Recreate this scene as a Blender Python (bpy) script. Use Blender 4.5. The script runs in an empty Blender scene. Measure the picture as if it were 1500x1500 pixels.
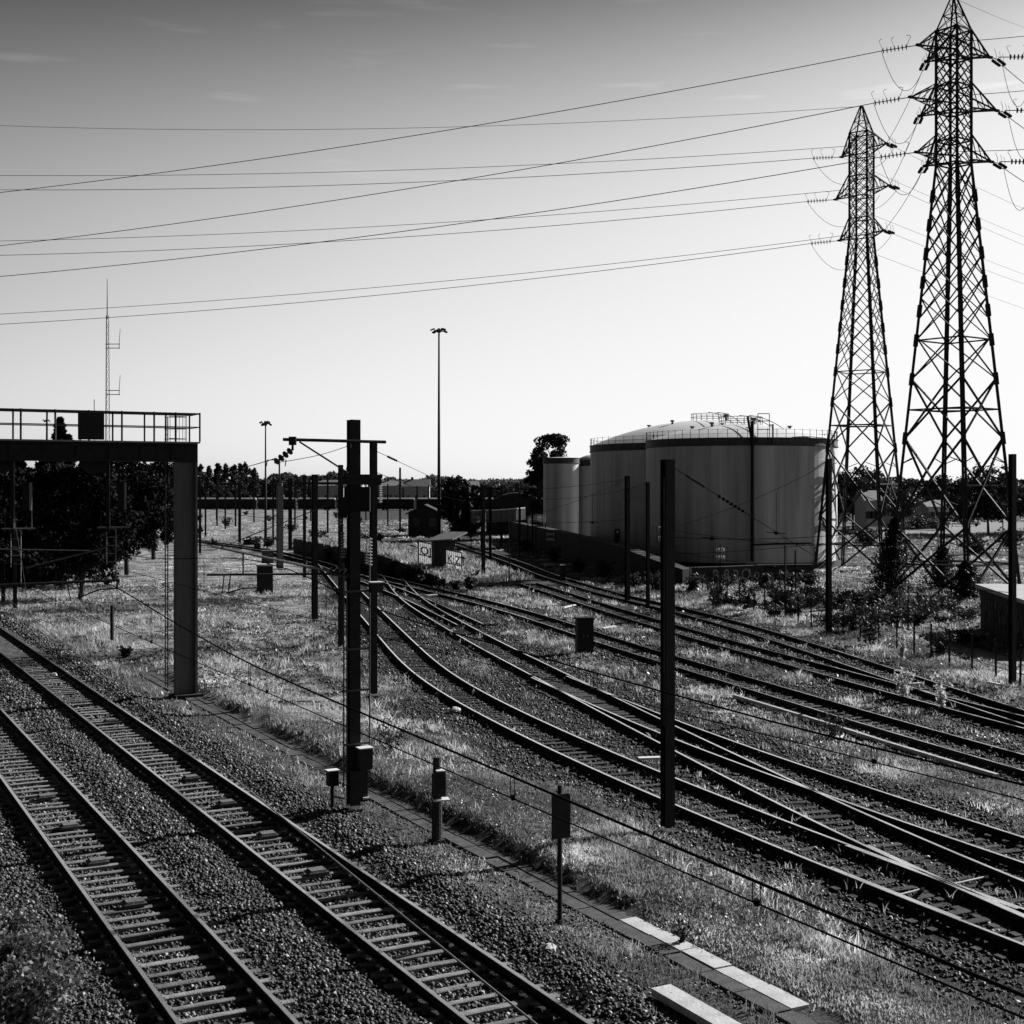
import bpy, math, random
import numpy as np
from mathutils import Vector, Matrix
random.seed(11); rng = np.random.default_rng(11)
R = math.radians
SC = bpy.context.scene
COL = SC.collection
F, HC, HY = 2000.0, 7.8, 715.0          # focal length, camera height, horizon row used to turn picture measurements into metres
SL = 0.5265                              # plan slope of the two main tracks (dx per -dy)
NQ = math.hypot(1, SL)
TD = Vector((-SL, 1, 0)).normalized()    # main track direction, away from the camera
TN = Vector((1, SL, 0)).normalized()     # to the right of the main tracks


def gp(px, py, z=0.0):
    Y = F * (HC - z) / (py - HY)
    return Vector(((px - 750) * Y / F, Y, z))


def at(px, py, Y):
    return Vector(((px - 750) * Y / F, Y, HC + (HY - py) * Y / F))


# ------------------------------------------------------------------ materials (all neutral: a black and white world)
def mat(name, v, rough=0.8, var=0.35, scale=3.0, bump=0.0, metal=0.0, spec=0.3, stretch=None, attr=None, trans=0.0, bscale=None, objrand=None):
    m = bpy.data.materials.new(name); m.use_nodes = True
    nt = m.node_tree; N = nt.nodes; L = nt.links
    b = N['Principled BSDF']
    tc = N.new('ShaderNodeTexCoord'); mp = N.new('ShaderNodeMapping')
    L.new(tc.outputs['Object'], mp.inputs[0])
    if stretch: mp.inputs['Scale'].default_value = stretch
    n = N.new('ShaderNodeTexNoise'); n.inputs['Scale'].default_value = scale; n.inputs['Detail'].default_value = 6
    n.inputs['Roughness'].default_value = 0.65
    L.new(mp.outputs[0], n.inputs['Vector'])
    mr = N.new('ShaderNodeMapRange'); mr.inputs['From Min'].default_value = 0.3; mr.inputs['From Max'].default_value = 0.7
    mr.inputs['To Min'].default_value = v * (1 - var); mr.inputs['To Max'].default_value = v * (1 + var)
    L.new(n.outputs[0], mr.inputs[0])
    out = mr.outputs[0]
    if attr:
        a = N.new('ShaderNodeAttribute'); a.attribute_name = attr
        mu = N.new('ShaderNodeMath'); mu.operation = 'MULTIPLY'
        L.new(out, mu.inputs[0]); L.new(a.outputs['Fac'], mu.inputs[1]); out = mu.outputs[0]
    if objrand:
        oi = N.new('ShaderNodeObjectInfo'); m2_ = N.new('ShaderNodeMapRange'); m2_.inputs[3].default_value, m2_.inputs[4].default_value = objrand
        L.new(oi.outputs['Random'], m2_.inputs[0]); mu = N.new('ShaderNodeMath'); mu.operation = 'MULTIPLY'
        L.new(out, mu.inputs[0]); L.new(m2_.outputs[0], mu.inputs[1]); out = mu.outputs[0]
    cb = N.new('ShaderNodeCombineColor')
    for i in range(3): L.new(out, cb.inputs[i])
    L.new(cb.outputs[0], b.inputs['Base Color'])
    b.inputs['Roughness'].default_value = rough; b.inputs['Metallic'].default_value = metal
    b.inputs['Specular IOR Level'].default_value = spec
    if bump:
        bn = N.new('ShaderNodeBump'); bn.inputs['Strength'].default_value = bump; bn.inputs['Distance'].default_value = 0.05
        n2 = N.new('ShaderNodeTexNoise'); n2.inputs['Scale'].default_value = bscale or scale * 6; n2.inputs['Detail'].default_value = 4
        L.new(tc.outputs['Object'], n2.inputs['Vector']); L.new(n2.outputs[0], bn.inputs['Height']); L.new(bn.outputs[0], b.inputs['Normal'])
    if trans:
        t = N.new('ShaderNodeBsdfTranslucent'); mx = N.new('ShaderNodeMixShader'); mx.inputs[0].default_value = trans
        L.new(cb.outputs[0], t.inputs[0]); L.new(b.outputs[0], mx.inputs[1]); L.new(t.outputs[0], mx.inputs[2])
        L.new(mx.outputs[0], N['Material Output'].inputs[0])
    return m


M = {}
M['steel_dark'] = mat('steel_dark', 0.016, 0.65, 0.4, 4, 0.1, spec=0.2)
M['steel_mid'] = mat('steel_mid', 0.07, 0.6, 0.35, 3, 0.1, stretch=(1, 1, .15))
M['leg_grey'] = mat('leg_grey', 0.13, 0.6, 0.3, 2, 0.1, stretch=(1, 1, .1), spec=0.2)
M['galv'] = mat('galv', 0.2, 0.45, 0.3, 6, metal=0.5)
M['galv_bright'] = mat('galv_bright', 0.55, 0.4, 0.2, 6, metal=0.3)
M['pylon'] = mat('pylon', 0.03, 0.7, 0.3, 2, spec=0.2)
M['wire'] = mat('wire', 0.012, 1.0, 0.2, 5, spec=0.0)
M['wire_thin'] = mat('wire_thin', 0.02, 1.0, 0.2, 5, spec=0.0)
M['porcelain'] = mat('porcelain', 0.6, 0.2, 0.1, 5, spec=0.5)
M['insul_dark'] = mat('insul_dark', 0.03, 0.3, 0.1, 5, spec=0.5)
M['rail_rust'] = mat('rail_rust', 0.02, 0.85, 0.5, 5, 0.2, spec=0.15)
M['rail_top'] = mat('rail_top', 0.9, 0.18, 0.15, 3, metal=0.82)
M['rail_top_worn'] = mat('rail_top_worn', 0.7, 0.18, 0.45, 2, metal=1.0)
M['sleeper'] = mat('sleeper', 0.25, 0.85, 0.45, 5, 0.3, objrand=(.55, 1.15))
M['timber'] = mat('timber', 0.03, 0.9, 0.7, 3, 0.4, objrand=(.5, 1.9))
M['concrete'] = mat('concrete', 0.16, 0.9, 0.35, 4, 0.3)
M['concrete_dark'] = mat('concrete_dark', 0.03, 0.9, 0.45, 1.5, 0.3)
M['slab'] = mat('slab', 0.08, 0.9, 0.45, 5, 0.35)
M['slab_white'] = mat('slab_white', 0.52, 0.85, 0.25, 3, 0.2)
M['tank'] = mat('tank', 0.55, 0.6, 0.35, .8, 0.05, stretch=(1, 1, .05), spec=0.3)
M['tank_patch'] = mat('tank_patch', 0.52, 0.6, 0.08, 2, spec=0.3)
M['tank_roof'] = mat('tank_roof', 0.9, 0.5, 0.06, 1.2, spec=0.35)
M['cabinet'] = mat('cabinet', 0.018, 0.6, 0.3, 5, spec=0.2)
M['cabinet_pale'] = mat('cabinet_pale', 0.5, 0.6, 0.2, 5, spec=0.3)
M['white_paint'] = mat('white_paint', 0.75, 0.6, 0.12, 5)
M['graffiti'] = mat('graffiti', 0.20, 0.8, 0.5, 6)
M['graffiti_dark'] = mat('graffiti_dark', 0.02, 0.8, 0.2, 6)
M['translucent'] = mat('translucent', 0.85, 0.7, 0.2, 4, trans=0.6)
M['shed'] = mat('shed', 0.03, 0.85, 0.5, 1.5, 0.1)
M['roof_pale'] = mat('roof_pale', 0.33, 0.8, 0.3, 1.5)
M['house_wall'] = mat('house_wall', 0.45, 0.85, 0.2, 1)
M['bark'] = mat('bark', 0.035, 0.95, 0.5, 4, 0.5, stretch=(1, 1, .3))
M['leaf'] = mat('leaf', 0.038, 0.6, 0.5, .8, spec=0.25, attr='tone', trans=0.25)
M['needle'] = mat('needle', 0.012, 0.8, 0.5, .8, spec=0.06, attr='tone', trans=0.03)
M['leaf_far'] = mat('leaf_far', 0.06, 0.7, 0.5, .05, spec=0.2, attr='tone', trans=0.2)
M['grass'] = mat('grass', 0.42, 0.6, 0.45, .55, spec=0.25, attr='tone', trans=0.45)
M['weed'] = mat('weed', 0.17, 0.45, 0.5, .8, spec=0.4, attr='tone', trans=0.3)
M['flower'] = mat('flower', 0.55, 0.6, 0.2, 2, attr='tone', trans=0.4)
M['stone'] = mat('stone', 0.135, 0.75, 0.3, 9, spec=0.25, attr='tone')
M['car_paint'] = mat('car_paint', 0.5, 0.25, 0.05, 2, spec=0.5)
M['glass_dark'] = mat('glass_dark', 0.02, 0.1, 0.1, 2, spec=0.6)
M['asphalt'] = mat('asphalt', 0.42, 0.9, 0.2, 2, 0.2)

# ------------------------------------------------------------------ object helpers
ORG = {}


def props(o, label=None, cat=None, group=None, kind=None):
    if label: o['label'] = label
    if cat: o['category'] = cat
    if group: o['group'] = group
    if kind: o['kind'] = kind
    return o


def thing(name, label, cat, loc, group=None):
    o = bpy.data.objects.new(name, None); COL.objects.link(o)
    o.empty_display_size = 0.2
    o.location = loc; ORG[o] = Vector(loc)
    return props(o, label, cat, group)


def link(name, me, parent=None, org=None):
    o = bpy.data.objects.new(name, me); COL.objects.link(o)
    if parent is not None: o.parent = parent
    ORG[o] = Vector(org) if org is not None else (ORG[parent].copy() if parent is not None else Vector((0, 0, 0)))
    return o


class MB:
    def __init__(s): s.v = []; s.f = []; s.m = []; s.mi = 0

    def add(s, vs, fs):
        k = len(s.v); s.v.extend([tuple(x) for x in vs]); s.f.extend([tuple(i + k for i in f) for f in fs]); s.m.extend([s.mi] * len(fs)); return s

    def box(s, c, sx, sy, sz, rz=0.0, tz=0.0):   # c = centre of the base
        ca, sa = math.cos(rz), math.sin(rz); vs = []
        for z in (0, sz):
            t = 1 - (tz if z else 0)
            for x, y in ((-1, -1), (1, -1), (1, 1), (-1, 1)):
                X, Y = x * sx / 2 * t, y * sy / 2 * t
                vs.append((c[0] + X * ca - Y * sa, c[1] + X * sa + Y * ca, c[2] + z))
        return s.add(vs, [(3, 2, 1, 0), (4, 5, 6, 7), (0, 1, 5, 4), (1, 2, 6, 5), (2, 3, 7, 6), (3, 0, 4, 7)])

    def bar(s, p, q, w, h=None, up=(0, 0, 1)):
        p, q = Vector(p), Vector(q); d = (q - p)
        if d.length < 1e-6: return s
        d.normalize(); h = h or w; u = Vector(up)
        if abs(d.dot(u)) > 0.97: u = Vector((1, 0, 0))
        a = d.cross(u).normalized(); b = a.cross(d).normalized(); vs = []
        for c in (p, q):
            for x, y in ((-1, -1), (1, -1), (1, 1), (-1, 1)): vs.append(c + a * (x * w / 2) + b * (y * h / 2))
        return s.add(vs, [(3, 2, 1, 0), (4, 5, 6, 7), (0, 1, 5, 4), (1, 2, 6, 5), (2, 3, 7, 6), (3, 0, 4, 7)])

    def tube(s, pts, r, n=6, r1=None):
        pts = [Vector(p) for p in pts]; vs = []; fs = []; K = len(pts)
        d0 = (pts[1] - pts[0]).normalized()
        u = Vector((0, 0, 1)) if abs(d0.z) < 0.9 else Vector((1, 0, 0))
        a = d0.cross(u).normalized()
        for i, p in enumerate(pts):
            d = (pts[min(i + 1, K - 1)] - pts[max(i - 1, 0)]).normalized()
            a = (a - d * a.dot(d)).normalized(); b = d.cross(a)
            rr = r if r1 is None else r + (r1 - r) * i / (K - 1)
            for j in range(n):
                t = 2 * math.pi * j / n; vs.append(p + a * (math.cos(t) * rr) + b * (math.sin(t) * rr))
        for i in range(K - 1):
            for j in range(n):
                j2 = (j + 1) % n; fs.append((i * n + j, i * n + j2, (i + 1) * n + j2, (i + 1) * n + j))
        fs.append(tuple(range(n - 1, -1, -1))); fs.append(tuple(range((K - 1) * n, K * n)))
        return s.add(vs, fs)

    def lathe(s, prof, c, n=24, axis=None):
        c = Vector(c); vs = []; fs = []
        if axis is None: ex, ey, ez = Vector((1, 0, 0)), Vector((0, 1, 0)), Vector((0, 0, 1))
        else:
            ez = Vector(axis).normalized(); u = Vector((0, 0, 1)) if abs(ez.z) < .9 else Vector((1, 0, 0))
            ex = ez.cross(u).normalized(); ey = ez.cross(ex)
        for r, z in prof:
            for j in range(n):
                t = 2 * math.pi * j / n; vs.append(c + ex * (r * math.cos(t)) + ey * (r * math.sin(t)) + ez * z)
        for i in range(len(prof) - 1):
            for j in range(n):
                j2 = (j + 1) % n; fs.append((i * n + j, i * n + j2, (i + 1) * n + j2, (i + 1) * n + j))
        fs.append(tuple(range(n - 1, -1, -1))); fs.append(tuple(range((len(prof) - 1) * n, len(prof) * n)))
        return s.add(vs, fs)

    def prism(s, poly, z0, z1):
        n = len(poly); z0f = z0 if callable(z0) else (lambda x, y: z0); z1f = z1 if callable(z1) else (lambda x, y: z1)
        vs = [(x, y, z0f(x, y)) for x, y in poly] + [(x, y, z1f(x, y)) for x, y in poly]
        fs = [tuple(range(n - 1, -1, -1)), tuple(range(n, 2 * n))]
        for i in range(n): j = (i + 1) % n; fs.append((i, j, n + j, n + i))
        return s.add(vs, fs)

    def hbeam(s, x, y, z0, z1, b, d, rz, t=0.025):   # steel H section, flanges of width b, depth d
        o = [(-b/2, -d/2), (b/2, -d/2), (b/2, -d/2+t), (t/2, -d/2+t), (t/2, d/2-t), (b/2, d/2-t), (b/2, d/2), (-b/2, d/2), (-b/2, d/2-t), (-t/2, d/2-t), (-t/2, -d/2+t), (-b/2, -d/2+t)]
        ca, sa = math.cos(rz), math.sin(rz)
        pl = [(x + X * ca - Y * sa, y + X * sa + Y * ca) for X, Y in o]
        return s.prism(pl, z0, z1)

    def build(s, name, m, parent=None, org=None, smooth=False):
        if org is None: org = ORG[parent] if parent is not None else Vector((0, 0, 0))
        org = Vector(org)
        me = bpy.data.meshes.new(name)
        me.from_pydata([(x[0] - org.x, x[1] - org.y, x[2] - org.z) for x in s.v], [], s.f)
        for k in (m if isinstance(m, list) else [m]): me.materials.append(M[k])
        if isinstance(m, list): me.polygons.foreach_set('material_index', s.m)
        if smooth: me.polygons.foreach_set('use_smooth', [True] * len(s.f))
        me.update()
        o = link(name, me, parent, org)
        if parent is None: o.location = org
        elif (org - ORG[parent]).length > 0: o.location = org - ORG[parent]
        return o


def big(name, V, sizes, loops, m, tone=None, parent=None, org=(0, 0, 0)):
    """large mesh straight from arrays; tone = per-vertex brightness of the piece itself"""
    me = bpy.data.meshes.new(name)
    V = np.asarray(V, np.float32) - np.asarray(org, np.float32)
    me.vertices.add(len(V)); me.vertices.foreach_set('co', V.ravel())
    me.loops.add(len(loops)); me.loops.foreach_set('vertex_index', np.asarray(loops, np.int32))
    me.polygons.add(len(sizes))
    st = np.zeros(len(sizes), np.int32); st[1:] = np.cumsum(sizes)[:-1]
    me.polygons.foreach_set('loop_start', st)
    me.update(calc_edges=True)
    if tone is not None:
        a = me.attributes.new('tone', 'FLOAT', 'POINT'); a.data.foreach_set('value', np.asarray(tone, np.float32))
    me.materials.append(M[m]); me.validate()
    o = link(name, me, parent, org)
    if parent is None: o.location = org
    return o


def spline(P, step=1.0):
    P = [Vector(p) for p in P]; out = []
    Q = [P[0] * 2 - P[1]] + P + [P[-1] * 2 - P[-2]]
    for i in range(1, len(Q) - 2):
        a, b, c, d = Q[i-1], Q[i], Q[i+1], Q[i+2]; k = max(1, int((c - b).length / step))
        for j in range(k):
            t = j / k
            out.append(0.5 * ((2 * b) + (c - a) * t + (2*a - 5*b + 4*c - d) * t*t + (3*b - a - 3*c + d) * t**3))
    out.append(P[-1]); return out


def smooth_path(P, it=30):
    P = [p.copy() for p in P]
    for _ in range(it):
        P = [P[0]] + [(P[i-1] + P[i] * 2 + P[i+1]) / 4 for i in range(1, len(P) - 1)] + [P[-1]]
    return P


def vn(x, y, s, seed=0):   # value noise 0..1
    x = np.asarray(x) / s + 1000.3 + seed * 17.7; y = np.asarray(y) / s + 1000.7 + seed * 31.1
    xi = np.floor(x).astype(np.int64); yi = np.floor(y).astype(np.int64); fx = x - xi; fy = y - yi
    fx = fx * fx * (3 - 2 * fx); fy = fy * fy * (3 - 2 * fy)
    def h(a, b):
        k = (a * 374761393 + b * 668265263 + seed * 2147483) & 0xffffffff
        k = ((k ^ (k >> 13)) * 1274126177) & 0xffffffff
        return ((k ^ (k >> 16)) & 0xffff) / 65535.0
    return (h(xi, yi) * (1 - fx) + h(xi + 1, yi) * fx) * (1 - fy) + (h(xi, yi + 1) * (1 - fx) + h(xi + 1, yi + 1) * fx) * fy


def sstep(x, a, b):
    t = np.clip((np.asarray(x) - a) / (b - a), 0, 1); return t * t * (3 - 2 * t)


# ------------------------------------------------------------------ tracks: plan lines
QA, QB, QP = 6.35 / NQ, 10.53 / NQ, (2.11 + SL * 24.53) / NQ   # offsets of main tracks and of the cable path, measured across the tracks


def qline(q, y): return Vector((q * NQ - SL * y, y, 0))


def plan(pxs, side):   # side +1: the points are the right-hand rail, -1: the left-hand rail
    P = spline([gp(x, y, 0.16) for x, y in pxs], 1.0); P = smooth_path(P, 40); out = []
    for i, p in enumerate(P):
        d = (P[min(i+1, len(P)-1)] - P[max(i-1, 0)]).normalized()   # runs towards the camera when y grows
        if d.y > 0: d = -d
        rgt = Vector((-d.y, d.x, 0))
        if rgt.x < 0: rgt = -rgt
        c = p - rgt * (0.75 * side); c.z = 0; out.append(c)
    return out


TR = {}
TR['A'] = [qline(QA, y) for y in np.arange(2, 130, 1.5)]
TR['B'] = [qline(QB, y) for y in np.arange(6, 130, 1.5)]
TR['C'] = plan([(440, 793), (482, 845), (530, 903), (554, 931), (596, 979), (650, 1018), (750, 1071), (860, 1124), (968, 1171), (1100, 1225), (1210, 1273), (1345, 1326), (1500, 1387), (1750, 1480)], -1)
TR['D'] = plan([(510, 790), (530, 806), (555, 835), (582, 872), (625, 903), (712, 954), (750, 973), (860, 1033), (967, 1088), (1125, 1171), (1225, 1219), (1295, 1257), (1500, 1348), (1750, 1450)], -1)
TR['E'] = plan([(830, 990), (870, 1007), (988, 1055), (1125, 1105), (1260, 1150), (1500, 1228), (1750, 1305)], 1)
TR['F'] = plan([(540, 838), (625, 858), (700, 875), (762, 891), (840, 914), (912, 938), (988, 960), (1125, 1000), (1275, 1043), (1375, 1072), (1500, 1106), (1750, 1172)], 1)
TR['H'] = plan([(600, 797), (677, 820), (710, 831), (775, 850), (850, 873), (912, 892), (967, 908), (1050, 932), (1125, 952), (1200, 971), (1325, 1005), (1375, 1018), (1500, 1049), (1750, 1110)], 1)
TR['G'] = plan([(640, 785), (700, 803), (762, 822), (812, 841), (850, 852), (912, 870), (990, 887), (1032, 897), (1125, 922), (1205, 946), (1360, 996), (1500, 1040), (1750, 1115)], 1)
TR['J'] = plan([(200, 782), (293, 793), (384, 806), (450, 822), (500, 840), (567, 866), (612, 886), (670, 915)], -1)

# ------------------------------------------------------------------ ground sheet with its zones
def axis(segs):
    out = []
    for a, b, s in segs: out += list(np.arange(a, b, s))
    return np.array(out)


def geo(a, b, k):
    out = [a]
    while out[-1] < b: out.append(out[-1] * k)
    return out


xs = axis([(-36, 36, 0.4)]); gx = np.array(geo(36.5, 7000, 1.12)); GX = np.concatenate([-gx[::-1], xs, gx])
GY = np.concatenate([[-60, -30, -10, 0], axis([(5, 75, 0.4), (75, 160, 1.0)]), np.array(geo(160, 7000, 1.06))])
XX, YY = np.meshgrid(GX, GY)


def gh(X, Y):
    X = np.asarray(X, float); Y = np.asarray(Y, float)
    q = (X + SL * Y) / NQ
    z = -0.05 + 0.05 * (vn(X, Y, 2.3, 1) - .5) + 0.05 * (vn(X, Y, 7, 2) - .5)
    main = 1 - sstep(np.minimum(abs(q - QA), abs(q - QB)), 1.45, 1.75)
    mid = np.exp(-((q - (QA + QB) / 2) / 0.6) ** 2) * (.07 + .07 * vn(X, Y, 3.1, 31))
    sh = np.exp(-((q - 11.15) / 0.5) ** 2) * 0.12
    zone = sstep(q, 1.5, 3.5) * (1 - sstep(q, 12.2, 13))
    zm = -0.075 + mid + sh + 0.06 * (vn(X, Y, .9, 3) - .5)
    z = z * (1 - zone) + zm * zone
    z = z - 0.55 * (1 - sstep(q, 0.5, 3.4)) * (1 - sstep(Y, 60, 90))
    near = 1 - sstep(Y, 50, 75)
    z = z + near * (-0.07 * np.exp(-((q - QP) / .6) ** 2) + 0.22 * sstep(q, 13.68, 14.0) * (1 - sstep(q, 14.6, 18.0)) * (.12 + .88 * sstep(Y, 24, 27)))
    z = z + 0.7 * sstep(Y, 230, 420) * vn(X, Y, 60, 5)
    return z


def track_dist(X, Y, keys=None):
    X = np.asarray(X, float).ravel(); Y = np.asarray(Y, float).ravel(); d = np.full(X.shape, 99.0)
    for k in (keys or TR):
        P = np.array([(p.x, p.y) for p in TR[k]])
        for i in range(0, len(X), 20000):
            dx = X[i:i+20000, None] - P[None, :, 0]; dy = Y[i:i+20000, None] - P[None, :, 1]
            d[i:i+20000] = np.minimum(d[i:i+20000], np.sqrt((dx*dx + dy*dy).min(1)))
    return d


ZZ = gh(XX, YY)
sel = (abs(XX) < 80) & (YY < 260) & (YY > 0)
DD = np.full(XX.shape, 99.0); DD[sel] = track_dist(XX[sel], YY[sel])
QQ = (XX + SL * YY) / NQ
BED = 1 - sstep(DD + 1.5 * (vn(XX, YY, 1.7, 8) - .5), 1.4, 2.4)
mainbed = sstep(QQ, 2.7, 3.4) * (1 - sstep(QQ + .6 * (vn(XX, YY, 1.2, 9) - .5), 11.6, 12.2)) * (YY < 140)
BED = np.maximum(BED, mainbed)
yardC = gp(900, 1010)    # cinder between the yard tracks near the switches
BED = np.maximum(BED, 0.8 * (1 - sstep(np.hypot((XX - 3.5) / 5, (YY - 50) / 12), .6, 1.1)) * (vn(XX, YY, 2.5, 4) > .35))
D2 = np.full(XX.shape, 99.0); D2[sel] = track_dist(XX[sel], YY[sel], 'CDE')
BED = np.maximum(BED, 1 - sstep(D2 + 2.6 * (vn(XX, YY, 2.3, 61) - .5), 1.7, 3.0))
D3 = np.full(XX.shape, 99.0); D3[sel] = track_dist(XX[sel], YY[sel], 'FHG')
BED = np.maximum(BED, (1 - sstep(D3 + 3.2 * (vn(XX, YY, 2.9, 62) - .5), 1.3, 2.8)) * .9)
RUTS = [[(300, 885), (360, 893), (440, 905), (500, 900)], [(300, 942), (380, 962), (450, 950), (520, 922)], [(290, 905), (350, 930), (420, 975), (470, 1012)], [(30, 876), (110, 925), (180, 965), (240, 992)], [(380, 893), (452, 898)]]
for i_, ru in enumerate(RUTS):
    P = np.array([(p.x, p.y) for p in spline([gp(*a) for a in ru], .4)]); d_ = np.full(XX.shape, 99.0); s_ = (YY > 40) & (YY < 120) & (abs(XX) < 50)
    d_[s_] = np.sqrt(((XX[s_][:, None] - P[None, :, 0]) ** 2 + (YY[s_][:, None] - P[None, :, 1]) ** 2).min(1))
    if i_ < 3: d_ = abs(d_ - .75)
    BED = np.maximum(BED, .75 * (1 - sstep(d_ + .5 * (vn(XX, YY, 1.2, 63) - .5), .25, .6 + (i_ >= 3) * .5)))
DIRT = sstep(QQ, 11.9, 12.3) * (1 - sstep(QQ, 13.5, 13.8)) * (YY < 60) * (1 - BED)
MEADOW = ((QQ > 13) & (XX < -0.12 * YY) & (YY > 45) & (YY < 465)).astype(float)
def inpoly(poly, X, Y):
    c = np.zeros(X.shape, bool); n = len(poly)
    for i in range(n):
        x1, y1 = poly[i]; x2, y2 = poly[(i+1) % n]
        k = ((y1 > Y) != (y2 > Y)); t = (Y - y1) / ((y2 - y1) if y2 != y1 else 1e-9)
        c ^= k & (X < x1 + t * (x2 - x1))
    return c
ROADP = [[(p.x, p.y) for p in (gp(1240, 764), gp(1560, 764), gp(1560, 772), gp(1400, 784), gp(1240, 775))],
         [(p.x, p.y) for p in (gp(1345, 926), gp(1440, 950), gp(1620, 985), gp(1620, 1004), gp(1440, 966), gp(1345, 937))],
         [(p.x, p.y) for p in (gp(1030, 872), gp(1110, 884), gp(1240, 892), gp(1240, 899), gp(1100, 893), gp(1030, 880))]]
ROAD = np.zeros(XX.shape)
for pl in ROADP: ROAD = np.maximum(ROAD, inpoly(pl, XX, YY).astype(float))


def look(A, X, Y):
    i = np.clip(np.searchsorted(GX, X) - 1, 0, len(GX) - 2); j = np.clip(np.searchsorted(GY, Y) - 1, 0, len(GY) - 2)
    fx = np.clip((X - GX[i]) / (GX[i+1] - GX[i]), 0, 1); fy = np.clip((Y - GY[j]) / (GY[j+1] - GY[j]), 0, 1)
    return (A[j, i] * (1-fx) + A[j, i+1] * fx) * (1-fy) + (A[j+1, i] * (1-fx) + A[j+1, i+1] * fx) * fy


def ground_material():
    m = bpy.data.materials.new('ground'); m.use_nodes = True; nt = m.node_tree; N = nt.nodes; L = nt.links
    b = N['Principled BSDF']; b.inputs['Roughness'].default_value = .95; b.inputs['Specular IOR Level'].default_value = .1
    tc = N.new('ShaderNodeTexCoord')
    def noise(s, d=6, rgh=.65):
        n = N.new('ShaderNodeTexNoise'); n.inputs['Scale'].default_value = s; n.inputs['Detail'].default_value = d; n.inputs['Roughness'].default_value = rgh
        L.new(tc.outputs['Object'], n.inputs['Vector']); return n.outputs[0]
    def rng_(o, a, b_, lo, hi):
        r = N.new('ShaderNodeMapRange'); r.inputs[1].default_value = a; r.inputs[2].default_value = b_; r.inputs[3].default_value = lo; r.inputs[4].default_value = hi
        L.new(o, r.inputs[0]); return r.outputs[0]
    def att(n):
        a = N.new('ShaderNodeAttribute'); a.attribute_name = n; return a.outputs['Fac']
    def mix(f, a, c):
        x = N.new('ShaderNodeMix'); x.data_type = 'FLOAT'; L.new(f, x.inputs[0]); L.new(a, x.inputs[2]); L.new(c, x.inputs[3]); return x.outputs[0]
    def math_(op, a, c):
        x = N.new('ShaderNodeMath'); x.operation = op
        for i, k in enumerate((a, c)):
            if isinstance(k, float): x.inputs[i].default_value = k
            else: L.new(k, x.inputs[i])
        return x.outputs[0]
    g = math_('MULTIPLY', rng_(noise(.35), .3, .7, .03, .1), rng_(noise(4), .3, .7, .5, 1.4))
    md = math_('MULTIPLY', rng_(noise(.3), .38, .62, .05, .4), rng_(noise(3), .3, .7, .65, 1.3))
    g = mix(att('meadow'), g, md)
    bd = math_('MULTIPLY', math_('MULTIPLY', rng_(noise(.8), .3, .7, .012, .034), rng_(noise(22, 3), .35, .65, .4, 1.8)), rng_(noise(2.6, 7, .75), .35, .65, .35, 2.4))
    dt = math_('MULTIPLY', rng_(noise(.8), .3, .7, .06, .13), rng_(noise(14), .3, .7, .5, 1.5))
    rd = rng_(noise(1.5), .3, .7, .22, .36)
    c = mix(att('bed'), g, bd); c = mix(att('dirt'), c, dt); c = mix(att('road'), c, rd)
    cb = N.new('ShaderNodeCombineColor')
    for i in range(3): L.new(c, cb.inputs[i])
    L.new(cb.outputs[0], b.inputs['Base Color'])
    bp = N.new('ShaderNodeBump'); bp.inputs['Strength'].default_value = .8; bp.inputs['Distance'].default_value = .06
    L.new(noise(9, 5), bp.inputs['Height']); L.new(bp.outputs[0], b.inputs['Normal'])
    return m


M['ground'] = ground_material()
ny, nx = XX.shape
idx = np.arange(ny * nx).reshape(ny, nx)
quads = np.stack([idx[:-1, :-1], idx[:-1, 1:], idx[1:, 1:], idx[1:, :-1]], -1).reshape(-1, 4)
gnd = big('ground', np.stack([XX, YY, ZZ], -1).reshape(-1, 3), np.full(len(quads), 4), quads.ravel(), 'ground')
for n_, A_ in (('bed', BED), ('dirt', DIRT), ('road', ROAD), ('meadow', MEADOW)):
    a_ = gnd.data.attributes.new(n_, 'FLOAT', 'POINT'); a_.data.foreach_set('value', A_.astype(np.float32).ravel())
gnd.data.polygons.foreach_set('use_smooth', [True] * len(quads))
props(gnd, kind='structure')


# ------------------------------------------------------------------ railway tracks
def rail_mesh(mb, P, off, h0=0.0, scale=1.0):
    w = [(-.07, 0), (.07, 0), (.07, .018), (.012, .035), (.012, .115), (.036, .125), (.036, .152), (.034, .16), (-.034, .16), (-.036, .152), (-.036, .125), (-.012, .115), (-.012, .035), (-.07, .018)]
    n = len(w); vs = []; fs = []; ms = []
    for i, p in enumerate(P):
        d = (P[min(i+1, len(P)-1)] - P[max(i-1, 0)]); d.z = 0; d.normalize()
        if d.y < 0: d = -d
        r = Vector((d.y, -d.x, 0))
        for x, z in w: vs.append(p + r * (off + x) + Vector((0, 0, h0 + z * scale)))
    for i in range(len(P) - 1):
        for j in range(n):
            j2 = (j + 1) % n; fs.append((i*n+j, i*n+j2, (i+1)*n+j2, (i+1)*n+j)); ms.append(1 if j in (6, 7, 8) else 0)
    k = len(mb.v); mb.v.extend([tuple(v) for v in vs]); mb.f.extend([tuple(a + k for a in f) for f in fs]); mb.m.extend(ms)


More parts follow.
